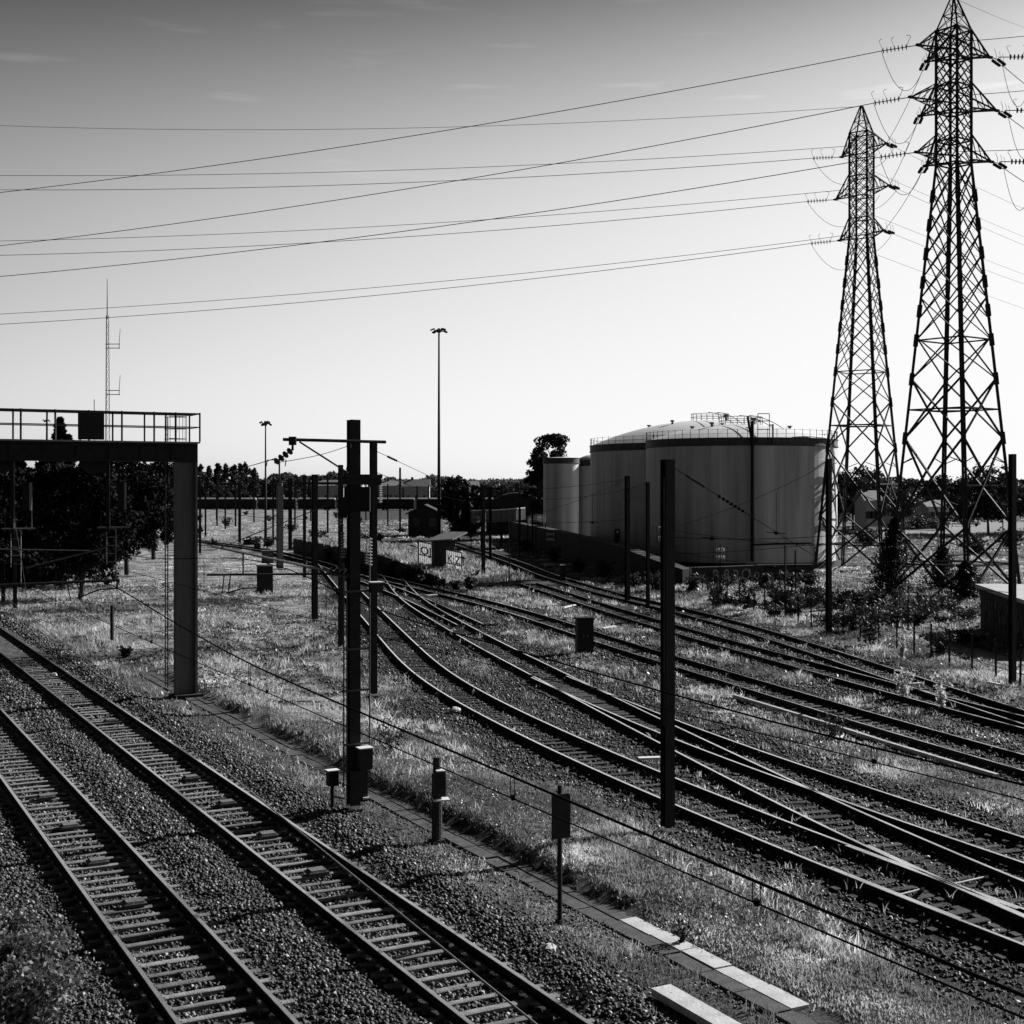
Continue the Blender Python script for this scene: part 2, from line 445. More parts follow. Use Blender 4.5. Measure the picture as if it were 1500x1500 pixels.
def sleeper_mesh(name, L_, W_, m, seed):
    r = random.Random(seed); mb = MB(); xs_ = [-L_/2, -L_*.3, 0, L_*.3, L_/2]; vs = []; fs = []
    for x in xs_:
        a, b2 = W_/2 + r.uniform(-.012, .012), W_/2 + r.uniform(-.012, .012); t = r.uniform(-.008, .006)
        vs += [(x, -a, -.16), (x, -a, t - .012), (x, -a + .02, t), (x, b2 - .02, t), (x, b2, t - .012), (x, b2, -.16)]
    for i in range(4):
        for j in range(5): fs.append((i*6+j, (i+1)*6+j, (i+1)*6+j+1, i*6+j+1))
    fs += [tuple(range(5, -1, -1)), tuple(range(24, 30))]
    mb.add(vs, fs)
    for s_ in (-.75, .75):
        mb.box((s_, 0, -.002), .34, W_ * .8, .016)
        for u_ in (-.11, .11): mb.box((s_ + u_, .0, .012), .05, .07, .035)
    me = bpy.data.meshes.new(name); me.from_pydata(mb.v, [], mb.f); me.materials.append(M[m]); me.update(); return me


SLM = {k: [sleeper_mesh('sleeper', l_, w, k, i) for i in range(5)] for k, l_, w in (('sleeper', 2.24, .15), ('timber', 2.5, .22))}


def arc(P, step):
    out = []; acc = 0; nxt = 0
    for i in range(len(P) - 1):
        L_ = (P[i+1] - P[i]).length
        while nxt <= acc + L_:
            t = (nxt - acc) / L_; out.append((P[i].lerp(P[i+1], t), (P[i+1] - P[i]).normalized())); nxt += step
        acc += L_
    return out


def make_track(key, label, kind, top, zoff=0.0, maxs=100, every=0.53):
    P = [p.copy() for p in TR[key]]
    mid = min(P, key=lambda p: abs(p.y - 40)); t = thing('railway_track', label, 'track', (mid.x, mid.y, 0), 'railway tracks')
    for s in (-.75, .75):
        mb = MB(); rail_mesh(mb, P, s, zoff); mb.build('rail', ['rail_rust', top], t)
    sl = arc(P, every)
    def vis(p):
        if p.y < 16: return 9999 + p.y
        px = 750 + F * p.x / p.y
        return p.y if -60 < px < 1560 else 5000 + p.y
    sl.sort(key=lambda a: vis(a[0])); rr = random.Random(key)
    rest = MB()
    for i, (p, d) in enumerate(sl):
        ang = math.atan2(d.y, d.x) + math.pi/2 + rr.uniform(-.02, .02)
        if i < maxs:
            o = bpy.data.objects.new('sleeper', SLM[kind][rr.randrange(5)]); COL.objects.link(o); o.parent = t
            o.location = p + Vector((0, 0, zoff + rr.uniform(-.028, .004))) - ORG[t]; o.rotation_euler = (0, 0, ang)
            o.scale = (rr.uniform(.97, 1.03), rr.uniform(.8, 1.1), 1)
        elif p.y < 230:
            rest.box((p.x, p.y, zoff - .16), 2.5, .22, .155, ang)
    if rest.v: props(rest.build('sleepers', kind, t), kind='stuff')
    return t


tA = make_track('A', 'main line track lowest and leftmost in the picture, pale sleepers', 'sleeper', 'rail_top')
tB = make_track('B', 'main line track with pale sleepers, between the left track and the slab path', 'sleeper', 'rail_top')
tC = make_track('C', 'curving yard track nearest the tall dark front mast, sleepers half buried', 'timber', 'rail_top', maxs=80)
tD = make_track('D', 'yard track crossing into the nearest yard track at the lower right', 'timber', 'rail_top', maxs=80)
tE = make_track('E', 'short yard branch splitting off to the right of the crossing tracks', 'timber', 'rail_top', maxs=60)
tF = make_track('F', 'yard track running past the dark relay cabinet, beyond the concrete kerb', 'timber', 'rail_top_worn', maxs=60)
tH = make_track('H', 'weedy yard track between the cabinet track and the fence track', 'timber', 'rail_top_worn', maxs=60)
tG = make_track('G', 'farthest yard track, along the wire fence and the pylons', 'timber', 'rail_top_worn', maxs=60)
tJ = make_track('J', 'old track crossing the meadow behind the masts', 'timber', 'rail_top_worn', maxs=40)
# check rails and point rods at the crossing of the two nearest yard tracks
for k, tt, s, y0, y1 in (('C', tC, .67, 24, 29), ('D', tD, -.67, 24, 29.5), ('C', tC, -.68, 24.5, 28)):
    P = [p for p in TR[k] if y0 < p.y < y1]; mb = MB(); rail_mesh(mb, P, s, 0); mb.build('check_rail', ['rail_rust', 'rail_top'], tt)
for a, b in (((1312, 1312), (1352, 1302)), ((1392, 1296), (1446, 1284))):
    mb = MB(); mb.tube([gp(*a, .08), gp(*b, .08)], .02, 8); mb.bar(gp(b[0], b[1], .02), gp(b[0], b[1], .14), .06, .06); mb.build('point_rod', 'galv_bright', tC)

# balise boxes between the rails
def bal(px, py, lab):
    p = gp(px, py, .0); mb = MB(); t = thing('track_balise', lab, 'track box', (p.x, p.y, 0), 'signal boxes lying between the rails')
    a = math.atan2(TN.y, TN.x); mb.box((p.x, p.y, 0.0), .42, .36, .05, a); mb.build('base', 'steel_mid', t)
    mb = MB(); mb.box((p.x, p.y, .05), .36, .3, .045, a, .12); mb.build('lid', 'concrete', t)
    c = MB(); q = p + TN * .6; c.tube([p + TN * .2 + Vector((0, 0, .03)), p + TN * .4 + Vector((0, 0, .06)), q + Vector((0, 0, .02))], .015, 6); c.build('cable', 'cabinet', t)
for i, (x, y) in enumerate(((67, 1169), (102, 1212), (143, 1264), (196, 1325))):
    bal(x, y, ['grey box in the left main track, farthest of its four', 'grey box in the left main track, second farthest of its four', 'grey box in the left main track, second nearest of its four', 'grey box in the left main track, nearest of its four'][i])
for i, (x, y) in enumerate(((162, 1057), (280, 1141), (332, 1178), (392, 1225), (464, 1279))):
    bal(x, y, ['grey box in the right main track, farthest of its five', 'grey box in the right main track, second farthest of its five', 'grey box in the right main track, middle one of its five', 'grey box in the right main track, second nearest of its five', 'grey box in the right main track, nearest of its five'][i])

# ------------------------------------------------------------------ cable path, slabs, kerb
aT = math.atan2(TD.y, TD.x)
path = MB(); k = 0
whites = []
for row, q0 in ((0, QP - .19), (1, QP + .19)):
    y = 14.0 + .2 * row
    while y < 58:
        p = qline(q0, y); L_ = .96
        isw = row == 1 and 20.35 < y < 24.6
        z = float(gh(p.x, p.y)) + .02 + random.uniform(-.012, .012)
        if isw: whites.append((p, z + .035))
        elif not (row == 1 and 15.5 < y <= 20.35 and random.random() < .6):
            path.box((p.x, p.y, z - .06), L_ - .03, .33, .09, aT + random.uniform(-.015, .015))
        y += .97 * TD.y
o = path.build('path', 'slab'); props(o, kind='structure')
wl = ['nearest of the bright white trough slabs', 'second nearest of the bright white trough slabs', 'middle one of the bright white trough slabs', 'second farthest of the bright white trough slabs', 'farthest of the bright white trough slabs']
whites.sort(key=lambda a: a[0].y)
for i, (p, z) in enumerate(whites):
    mb = MB(); mb.box((p.x, p.y, z - .1), .955, .36, .1, aT + random.uniform(-.012, .012), .015)
    props(mb.build('concrete_slab', 'slab_white', org=(p.x, p.y, z - .1)), wl[min(i, 4)] + ' beside the grass bank', 'slab', 'white trough slabs')
a, b = gp(968, 1450, .1), gp(1130, 1543, .1)
mb = MB(); mb.bar(a, b, .36, .12); mb.lathe([(.02, 0), (.02, .004)], a + (b - a).normalized() * .3 + Vector((0, 0, .06)), 8)
props(mb.build('concrete_plank', 'slab_white', org=((a + b) / 2)), 'long white concrete plank lying loose on the ballast at the bottom edge', 'plank')
mb = MB(); KP = spline([gp(x, y, .1) for x, y in ((1075, 1017), (1125, 1032), (1215, 1059), (1300, 1086), (1462, 1134))], 2)
for i in range(len(KP) - 1): mb.bar(KP[i] - Vector((0, 0, .06)), KP[i+1].lerp(KP[i], .01) - Vector((0, 0, .06)), .13, .12)
o = mb.build('kerb', 'slab_white'); o.data.materials[0] = M['concrete']; props(o, kind='structure')
M['kerb'] = mat('kerb', .45, .9, .3, 4); o.data.materials[0] = M['kerb']
for (x, y, x2, y2, w, lab) in ((935, 1111, 967, 1110, .22, 'white board lying beside the tall front mast between yard tracks'), (825, 890, 842, 886, .2, 'pale board lying on the ballast left of the dark relay cabinet'),
                               (882, 920, 902, 917, .2, 'pale board lying on the ballast right of the dark relay cabinet'), (625, 872, 640, 871, .25, 'pale board lying between rails near the graffiti hut'),
                               (1331, 1002, 1350, 1001, .12, 'thin pale stick lying between rails near the fence'), (1448, 999, 1470, 1004, .12, 'pale plank lying in grass beside the right-edge mast')):
    mb = MB(); mb.bar(gp(x, y, .12), gp(x2, y2, .12), w, .06); props(mb.build('board', 'white_paint', org=gp(x, y, .1)), lab, 'board', 'loose boards')
for (px, py, r, lab) in ((79, 989, .16, 'white stone lying between the rails of the right main track'), (667, 1040, .2, 'pale stone in the grass beside the curving yard track'), (803, 1391, .13, 'pale flat stone on the ballast below the thin sign post')):
    c = gp(px, py, .05); mb = MB(); mb.lathe([(r * .5, -.06), (r, -.02), (r * .9, .05), (r * .4, .1)], c, 9)
    for i in range(len(mb.v)): mb.v[i] = (mb.v[i][0] + random.uniform(-.03, .03), mb.v[i][1] + random.uniform(-.03, .03), mb.v[i][2] + random.uniform(-.01, .01))
    props(mb.build('stone', 'slab_white', org=c), lab, 'stone')

# ------------------------------------------------------------------ ballast stones
def stones(name, X, Y, Z, S, tone, org=(0, 0, 0)):
    n = len(X)
    base = np.array([(-1, -1, -1), (1, -1, -1), (1, 1, -1), (-1, 1, -1), (-1, -1, 1), (1, -1, 1), (1, 1, 1), (-1, 1, 1)], float)
    V = base[None] * (0.6 + 0.4 * rng.random((n, 8, 3))); V[:, 4:, :2] *= rng.uniform(.45, .95, (n, 1, 1))
    V *= (S[:, None] * rng.uniform(.6, 1.1, (n, 3)))[:, None, :] * .5
    q = rng.normal(size=(n, 4)); q[:, 1:3] *= .7; q /= np.linalg.norm(q, axis=1)[:, None]; w, x, y, z = q.T
    RM = np.stack([1-2*(y*y+z*z), 2*(x*y-w*z), 2*(x*z+w*y), 2*(x*y+w*z), 1-2*(x*x+z*z), 2*(y*z-w*x), 2*(x*z-w*y), 2*(y*z+w*x), 1-2*(x*x+y*y)], -1).reshape(n, 3, 3)
    V = np.einsum('nij,nkj->nki', RM, V) + np.stack([X, Y, Z], -1)[:, None, :]
    fq = np.array([(3, 2, 1, 0), (4, 5, 6, 7), (0, 1, 5, 4), (1, 2, 6, 5), (2, 3, 7, 6), (3, 0, 4, 7)])
    L_ = (fq[None] + (np.arange(n) * 8)[:, None, None]).reshape(-1)
    o = big(name, V.reshape(-1, 3), np.full(n * 6, 4), L_, 'stone', np.repeat(tone, 8), org=org)
    return props(o, kind='stuff')


def infr(X, Y, m=.02): return abs(X) < (.375 + m) * Y + .6


def samp(n, y0, y1, q0, q1):
    Y = rng.uniform(y0, y1, n); q = rng.uniform(q0, q1, n); X = q * NQ - SL * Y
    k = infr(X, Y) ; return X[k], Y[k], q[k]


sx, sy, stn, ss = [], [], [], []
for y0, y1, den, sz in ((17.5, 30, 300, .062), (30, 45, 190, .07), (45, 75, 80, .09), (75, 130, 26, .15)):
    X, Y, q = samp(int((y1 - y0) * 9.2 * den * 1.13), y0, y1, 2.9, 12.1)
    edge = np.minimum(sstep(q, 2.9, 3.6), 1 - sstep(q + .5 * (vn(X, Y, 1.1, 9) - .5), 11.5, 12.1))
    onrail = np.minimum(np.minimum(abs(q - QA - .75), abs(q - QA + .75)), np.minimum(abs(q - QB - .75), abs(q - QB + .75))) < .07
    k = (rng.random(len(X)) < edge) & ~onrail
    sx.append(X[k]); sy.append(Y[k]); ss.append(np.full(k.sum(), sz) * rng.uniform(.5, 1.5, k.sum()))
X = np.concatenate(sx); Y = np.concatenate(sy); S = np.concatenate(ss)
# keep most stones off the sleeper tops
q = (X + SL * Y) / NQ; Z = gh(X, Y) + S * .1 + rng.uniform(-.02, .015, len(X))
insl = (np.minimum(abs(q - QA), abs(q - QB)) < 1.25)
dq = np.minimum(abs(q - QA), abs(q - QB))
Z = np.where(insl, np.minimum(Z, -.018 + rng.uniform(-.02, .018, len(X)) + .035 * sstep(dq, .85, 1.1)), Z)
T = rng.uniform(.2, .95, len(X)) * np.where(rng.random(len(X)) < .13, 3.4, 1)
stones('ballast', X, Y, Z, S, T)
N0 = 130000
Y = rng.uniform(19, 80, N0); X = rng.uniform(-.4, .4, N0) * Y
q = (X + SL * Y) / NQ; bd = look(BED, X, Y)
k = (q > 14.2) & (rng.random(N0) < bd * .9); X, Y = X[k], Y[k]; S = rng.uniform(.03, .075, len(X)) * (1 + Y / 90)
stones('cinders', X, Y, gh(X, Y) + S * .15, S, rng.uniform(.15, .8, len(X)) * np.where(rng.random(len(X)) < .09, 5, 1))
N0 = 60000
Y = rng.uniform(60, 150, N0); X = rng.uniform(-.4, .4, N0) * Y; q = (X + SL * Y) / NQ; bd = look(BED, X, Y)
k = (q > 14.2) & (rng.random(N0) < bd * .8); X, Y = X[k], Y[k]; S = rng.uniform(.05, .17, len(X))
stones('cinders', X, Y, gh(X, Y) + S * .15, S, rng.uniform(.15, .9, len(X)) * np.where(rng.random(len(X)) < .1, 4.5, 1))
N0 = 5000
X, Y, q = samp(N0, 18, 50, 11.8, 13.1); S = rng.uniform(.02, .06, len(X))
stones('gravel', X, Y, gh(X, Y) + S * .2, S, rng.uniform(.4, 1.5, len(X)))


# ------------------------------------------------------------------ grass
def grass(name, X, Y, H, W, nb, tone, m='grass', lean=.45, z=None):
    n = len(X); N_ = n * nb
    Xb = np.repeat(X, nb) + rng.normal(0, 1, N_) * np.repeat(W, nb) * .4; Yb = np.repeat(Y, nb) + rng.normal(0, 1, N_) * np.repeat(W, nb) * .4
    Zb = gh(Xb, Yb) - .02 if z is None else np.repeat(z, nb)
    h = np.repeat(H, nb) * rng.uniform(.45, 1.15, N_); az = rng.uniform(0, 2 * np.pi, N_); ln = np.abs(rng.normal(lean, .25, N_)) * h
    fw = np.clip(np.repeat(W, nb) * .05, .004, .05) * rng.uniform(.6, 1.4, N_) * (1 + Yb / 120)
    fa = rng.uniform(0, 2 * np.pi, N_); wx, wy = np.cos(fa) * fw, np.sin(fa) * fw
    dx, dy = np.cos(az) * ln, np.sin(az) * ln
    B = np.stack([Xb, Yb, Zb], -1)
    V = np.empty((N_, 5, 3))
    V[:, 0] = B + np.stack([wx, wy, wx*0], -1); V[:, 1] = B - np.stack([wx, wy, wx*0], -1)
    Mi = B + np.stack([dx*.35, dy*.35, h*.6], -1)
    V[:, 2] = Mi - np.stack([wx, wy, wx*0], -1) * .8; V[:, 3] = Mi + np.stack([wx, wy, wx*0], -1) * .8
    V[:, 4] = B + np.stack([dx, dy, h * .98], -1)
    k = np.arange(N_)[:, None] * 5
    L_ = np.concatenate([k + 0, k + 1, k + 2, k + 3, k + 3, k + 2, k + 4], 1).ravel()
    t = np.repeat(np.repeat(tone, nb) * rng.uniform(.75, 1.25, N_), 5)
    o = big(name, V.reshape(-1, 3), np.tile([4, 3], N_), L_, m, t)
    return props(o, kind='stuff')


def gmask(X, Y):
    q = (X + SL * Y) / NQ; bd = look(BED, X, Y); dt = look(DIRT, X, Y); rd = look(ROAD, X, Y)
    p = (1 - .975 * bd) * (1 - .8 * dt) * (1 - rd)
    p = np.where((q > 3.0) & (q < 11.9) & (Y < 120), p * .012, p)
    p = np.where((abs(q - QP) < .42) & (Y < 58), 0, p)
    return p


def gsample(n, y0, y1):
    Y = np.sqrt(rng.uniform(y0 * y0, y1 * y1, n)); X = rng.uniform(-.41, .41, n) * Y
    k = rng.random(n) < gmask(X, Y); return X[k], Y[k]


for n, y0, y1, hs, ws, nb in ((26000, 18, 38, 1, .16, 9), (46000, 18, 38, .45, .2, 8), (42000, 38, 75, 1.0, .24, 8), (26000, 75, 150, 1.2, .42, 8), (14000, 150, 330, 1.4, .9, 8)):
    X, Y = gsample(n, y0, y1); q = (X + SL * Y) / NQ
    pn = vn(X, Y, 3.2, 12); pn2 = vn(X, Y, 1.0, 13)
    md = look(MEADOW, X, Y)
    H = (.07 + .26 * pn * pn2 + .05 * rng.random(len(X))) * hs
    H = H * (1 - .35 * md)
    H = np.where((q > 13.6) & (q < 14.4) & (Y < 60), H * 1.2, H); H = np.where((q > 13.3) & (q < 15.2) & (Y < 25.5), np.minimum(H, .09), H)
    k = rng.random(len(X)) < np.where(md > .5, 1.6 * vn(X, Y, 3.4, 71) * vn(X, Y, 1.3, 72) + .1, .35 + .9 * vn(X, Y, 1.6, 14))
    T = .22 + 1.5 * vn(X, Y, 2.4, 15) ** 1.3 * (.45 + 1.1 * vn(X, Y, .6, 16)) + .2 * md
    X, Y, H, T = X[k], Y[k], H[k], T[k]
    grass('grass', X, Y, H, np.full(len(X), ws), nb, T)


X, Y = gsample(60000, 18, 110); q = (X + SL * Y) / NQ
k = (vn(X, Y, 4.2, 51) * .6 + vn(X, Y, 1.1, 52) * .4 > .56) & ((q > 15.3) | (Y > 27)); X, Y = X[k], Y[k]
grass('grass', X, Y, rng.uniform(.16, .42, len(X)), np.full(len(X), .2), 6, rng.uniform(.7, 1.75, len(X)), lean=.6)
# leafy weeds: rosettes of small leaves, in patches
def leaves(name, C, size, m, tone, parent=None, flat=.0, org=(0, 0, 0)):
    n = len(C); a = rng.normal(size=(n, 3)); a /= np.linalg.norm(a, axis=1)[:, None]
    b = rng.normal(size=(n, 3)); b[:, 2] *= (1 - flat); b -= a * (a * b).sum(1)[:, None]; b /= np.linalg.norm(b, axis=1)[:, None]
    s = (size if np.ndim(size) else np.full(n, size)) * rng.uniform(.6, 1.3, n)
    V = np.empty((n, 4, 3)); V[:, 0] = C - a * s[:, None]; V[:, 1] = C + b * s[:, None] * .5; V[:, 2] = C + a * s[:, None]; V[:, 3] = C - b * s[:, None] * .5
    o = big(name, V.reshape(-1, 3), np.full(n, 4), np.arange(n * 4), m, np.repeat(tone, 4), parent, org)
    return o


for (n, y0, y1, sz, m, th, sd, nm) in ((170000, 18, 45, .028, 'weed', .5, 21, 'weeds'), (90000, 45, 110, .06, 'weed', .5, 22, 'weeds'), (2600, 20, 80, .016, 'flower', .5, 23, 'flowers')):
    X, Y = gsample(n, y0, y1); k = vn(X, Y, 2.1, sd) * .7 + vn(X, Y, .5, sd + 5) * .3 > th; X, Y = X[k], Y[k]
    hh = rng.random(len(X)) ** 1.3 * .32 * vn(X, Y, 1.1, sd + 2)
    C = np.stack([X, Y, gh(X, Y) + hh + (.1 if m == 'flower' else .02)], -1)
    props(leaves(nm, C, np.full(len(X), sz) * (1 + Y / 120), m, rng.uniform(.5, 1.6, len(X))), kind='stuff')


# ------------------------------------------------------------------ individual plants and bushes
def bush(name, label, cat, p, r, h, n, m='leaf', size=.05, stems=6, group=None, tone=(.6, 1.5)):
    p = Vector(p); p.z = float(gh(p.x, p.y)); t = thing(name, label, cat, p, group); mb = MB(); tips = []
    for i in range(stems):
        a = random.uniform(0, 6.28); rr = r * random.uniform(.2, .9); hh = h * random.uniform(.6, 1)
        P = [p, p + Vector((math.cos(a) * rr * .4, math.sin(a) * rr * .4, hh * .5)), p + Vector((math.cos(a) * rr, math.sin(a) * rr, hh))]
        mb.tube(P, .006 + .01 * r, 5, .003); tips.append(P)
    mb.build('stem', 'bark', t)
    C = []
    for i in range(n):
        P = random.choice(tips); f = random.uniform(.15, 1); q = P[0].lerp(P[1], f * 2) if f < .5 else P[1].lerp(P[2], f * 2 - 1)
        C.append(q + Vector((random.gauss(0, r * .16), random.gauss(0, r * .16), random.gauss(0, h * .07))))
    C = np.array(C); leaves('foliage', C, size, m, rng.uniform(tone[0], tone[1], len(C)), t, org=tuple(p))
    return t


for (px, py, r, h, n, lab, tn) in ((1324, 1022, .55, 1.3, 260, 'bright pale leafed plant growing between rails near the fence', (.8, 4.1)), (1380, 1042, .4, 1.4, 170, 'tall pale leafed plant right of the bushier one between rails', (.8, 4.1)),
                                   (1323, 968, .3, 1.5, 90, 'upright plant with large bright leaves by the fence posts', (.9, 4.2)), (846, 1350 + 130, .35, .5, 160, 'small dark shrub on the ballast at the foot of the concrete plank', (.5, 1.2)),
                                   (1222, 1078, .55, .8, 300, 'rounded shrub growing over the concrete kerb', (.8, 2)), (1000, 1376, .22, .4, 90, 'dark weed growing beside the bright white slabs', (.5, 1.2)),
                                   (575, 1110, .8, 1.0, 420, 'dark shrub in the grass right of the box mast', (.6, 1.6)), (1050, 885, .9, 1.8, 420, 'dark shrub against the low graffiti wall', (.4, 1.0)),
                                   (1092, 893, 1.0, 2.2, 500, 'dark rounded shrub beside the fence below the big tank', (.4, .9)), (1250, 925, 1.3, 2.0, 600, 'dark overgrown shrub at the foot of the far pylon', (.4, 1.0)),
                                   (1275, 945, 1.2, 1.8, 500, 'dark shrub behind the fence left of the near pylon', (.4, 1.0)), (1376, 960, 1.0, 1.2, 420, 'dark low shrub beside the fence under the near pylon', (.4, 1.0)),
                                   (185, 960, .5, .5, 220, 'dark low weed at the foot of the thin stake', (.5, 1.0)), (690, 790, 1.6, 2.2, 420, 'dark rounded bush behind the graffiti hut', (.5, 1.2)), (1340, 835, 1.6, 2.5, 420, 'dark bush behind the near pylon legs', (.5, 1.2))):
    bush('shrub', lab, 'shrub', gp(px, py), r, h, n, 'grass' if tn[1] > 4 else 'leaf', .05 + .05 * (py < 1000) + .03 * (tn[1] > 4), group='shrubs in the yard', tone=(.8, 1.7) if tn[1] > 4 else tn)
for i, (x, y, r, h, lab) in enumerate(((-7.0, 19.9, .95, 1.0, 'biggest dark tussock of weeds in the bottom left corner'), (-7.75, 21.4, .9, .95, 'dark tussock of weeds at the left edge above the biggest one'), (-8.6, 23.4, .6, .7, 'small tussock of weeds at the left edge, topmost of three'))):
    bush('weed_clump', lab, 'weed', (x, y, 0), r, h, 5200 if i < 2 else 1600, 'weed', .05, 34, tone=(.3, 1.1))

# ------------------------------------------------------------------ masts
def mast(px, by, ty, wpx, label, rz=None, m='steel_dark', base=True, group='railway masts', name='catenary_mast'):
    p = gp(px, by); ps = F / p.y; w = wpx / ps; H = HC + (HY - ty) * p.y / F
    t = thing(name, label, 'mast', (p.x, p.y, 0), group); rz = math.atan2(TN.y, TN.x) if rz is None else rz
    b = w / (abs(math.cos(rz)) + .9 * abs(math.sin(rz)))
    mb = MB(); mb.hbeam(p.x, p.y, .1, H, b, b * .9, rz, max(.02, b * .09)); mb.build('post', m, t)
    if base: mb = MB(); mb.box((p.x, p.y, -.3), b * 1.7, b * 1.7, .33, rz, .1); mb.build('foundation', 'concrete_dark', t)
    return t, p, H, w


t1, p1, H1, w1 = mast(978, 1218, 673, 21, 'tall dark mast in the middle foreground, standing alone in the grass')
t2, p2, H2, w2 = mast(518, 1185, 615, 21, 'tall dark mast carrying switch gear and boxes, left of the middle')
t3, p3, H3, w3 = mast(547, 1020, 648, 12, 'dark mast close behind the switch gear mast, to its right')
for row in ((499, 950, 681, 8, 'thin dark mast close behind the switch gear mast, to its left'), (461, 909, 695, 10, 'dark mast standing in the meadow left of the switch gear mast'),
            (446, 848, 697, 5, 'thin mast behind the meadow mast, to its left'), (425, 806, 700, 6, 'short mast seen right of the pale concrete mast'), (400, 797, 700, 3, 'slim mast seen left of the pale concrete mast'),
            (351, 796, 709, 4.5, 'dark mast in the meadow between the gantry leg and the slim lamp mast'), (345, 772, 710, 3, 'thin far mast touching the meadow mast right of the gantry'), (301, 786, 703, 3, 'thin mast just right of the gantry leg'),
            (293, 812, 705, 4, 'mast half hidden at the right edge of the gantry leg'), (919, 882, 697, 8, 'dark mast in front of the second tank, taller of the pair'), (949, 893, 706, 6, 'dark mast at the edge of the big tank, shorter of the pair'),
            (708, 853, 710, 6, 'dark mast right of the graffiti hut, nearer of two'), (718, 820, 714, 4, 'dark mast right of the graffiti hut, farther of two'), (1214, 928, 672, 9, 'dark mast at the right edge of the big tank'),
            (1483, 1006, 665, 11, 'dark mast at the right edge of the picture'), (586, 781, 685, 3, 'thin far mast between the switch gear mast and the lamp mast'), (22, 893, 750, 7, 'dark mast left of the gantry in front of the conifers')):
    mast(*row)
for px, by, ty, w_ in ((480, 782, 702, 3), (432, 771, 706, 2.6), (372, 766, 708, 2.4), (330, 776, 708, 2.6), (568, 771, 709, 2.2), (611, 777, 712, 2.2), (665, 801, 708, 3), (735, 792, 716, 2.6), (761, 803, 720, 3), (692, 777, 713, 2.2), (317, 762, 709, 2), (455, 764, 708, 2), (536, 763, 708, 2), (628, 760, 711, 2), (715, 768, 714, 2), (748, 776, 716, 2), (780, 812, 735, 2.4), (1165, 872, 806, 2), (662, 762, 712, 2)):
    mast(px, by, ty, w_, 'thin far mast among the crowd of distant yard masts', base=False, group='thin far masts of the distant yard')
for xa, xb, by, ty, lab in ((318, 352, 770, 709, 'far portal of two masts with a cross beam right of the gantry'), (432, 498, 775, 708, 'far portal of two masts with a cross beam behind the meadow masts'), (690, 735, 778, 716, 'far portal of two masts with a cross beam behind the hut masts')):
    a_, b_ = gp(xa, by), gp(xb, by); H = HC + (HY - ty) * a_.y / F; t = thing('mast_portal', lab, 'portal', a_)
    for q in (a_, b_): mb = MB(); mb.hbeam(q.x, q.y, -.1, H + .6, .28, .26, .4); mb.build('post', 'steel_dark', t)
    mb = MB(); mb.bar(a_ + Vector((0, 0, H)), b_ + Vector((0, 0, H)), .3, .45)
    n_ = 6
    for i in range(1, n_): mb.bar(a_.lerp(b_, i / n_) + Vector((0, 0, H)), a_.lerp(b_, i / n_) + Vector((0, 0, H - 1.1)), .08)
    mb.build('cross_beam', 'steel_dark', t)
t7, p7, H7, w7 = mast(410, 834, 712, 11, 'pale grey concrete mast in the meadow', m='concrete')
mb = MB(); 
for s in (-1, 1): mb.tube([p7 + Vector((s * .32, 0, H7 - 1.2)), p7 + Vector((s * .1, 0, H7 + .3)), p7 + Vector((s * .05, 0, 0.2))], .16, 8)
mb.build('brace', 'concrete', t7)
mb = MB(); mb.bar(p7 + Vector((-.05, 0, H7)), p7 + Vector((-.05, 0, H7 + 2.6)), .14); mb.bar(p7 + Vector((-1.2, 0, H7 + 2.5)), p7 + Vector((.6, 0, H7 + 2.5)), .06)
for s in (-1.2, .6): mb.tube([p7 + Vector((s, 0, H7 + 2.5)), p7 + Vector((s - .1, 0, H7 + 1.9))], .05)
mb.build('cross_arm', 'steel_dark', t7)

# --- gear on the switch mast
Ux = -TN                                   # towards the main tracks
def m2(d, z, al=0.0): return p2 + Ux * d + TD * al + Vector((0, 0, z))
zB = HC + (HY - 646) * p2.y / F
mb = MB(); mb.tube([m2(-.75, zB - .02, -.22), m2(1.85, zB, -.22)], .038, 8); mb.build('top_beam', 'steel_dark', t2)
mb = MB(); mb.tube([m2(1.45, zB - .05, -.22), m2(.2, zB - .78, -.15)], .022, 6); mb.build('strut', 'steel_mid', t2)
mb = MB(); mb.box(m2(1.62, zB - .13, -.22), .17, .1, .2, 0); mb.tube([m2(1.62, zB - .1, -.22), m2(1.62, zB - .26, -.22)], .03); mb.build('hanger', 'steel_dark', t2)
a, b = m2(1.64, zB - .24, -.22), m2(2.12, zB - .56, -.4)
def disc_string(mb, a, b, n, r, core=.014):
    d = (b - a).normalized(); L_ = (b - a).length; mb.tube([a, b], core, 6)
    for i in range(n):
        c = a + d * (L_ * (i + .5) / n); mb.lathe([(core, -r*.25), (r, -r * .1), (r * .9, r * .12), (core, r * .3)], c, 10, d)
mb = MB(); disc_string(mb, a, b, 4, .095, .018); mb.build('insulator', 'insul_dark', t2)
j0 = m2(.18, zB - .12, -.2)
mb = MB(); mb.tube(spline([b, m2(1.6, zB - .48, -.3), m2(.9, zB - .34, -.25), j0], .1), .008, 5); mb.tube(spline([j0, m2(.22, zB - .5, -.2), m2(.34, zB - 1.0, -.2), m2(.45, zB - 1.5, -.25)], .1), .01, 5); mb.build('jumper_cable', 'wire', t2)
mb = MB(); mb.box(m2(.2, zB - .17, -.2), .1, .1, .16, 0); mb.build('clamp', 'steel_dark', t2)
zC = HC + (HY - 704) * p2.y / F
mb = MB(); mb.bar(m2(-.62, zC, -.2), m2(.4, zC, -.2), .12, .2); mb.bar(m2(-.62, zC + .1, -.3), m2(.3, zC + .1, -.3), .06, .1); mb.build('cross_plate', 'steel_dark', t2)
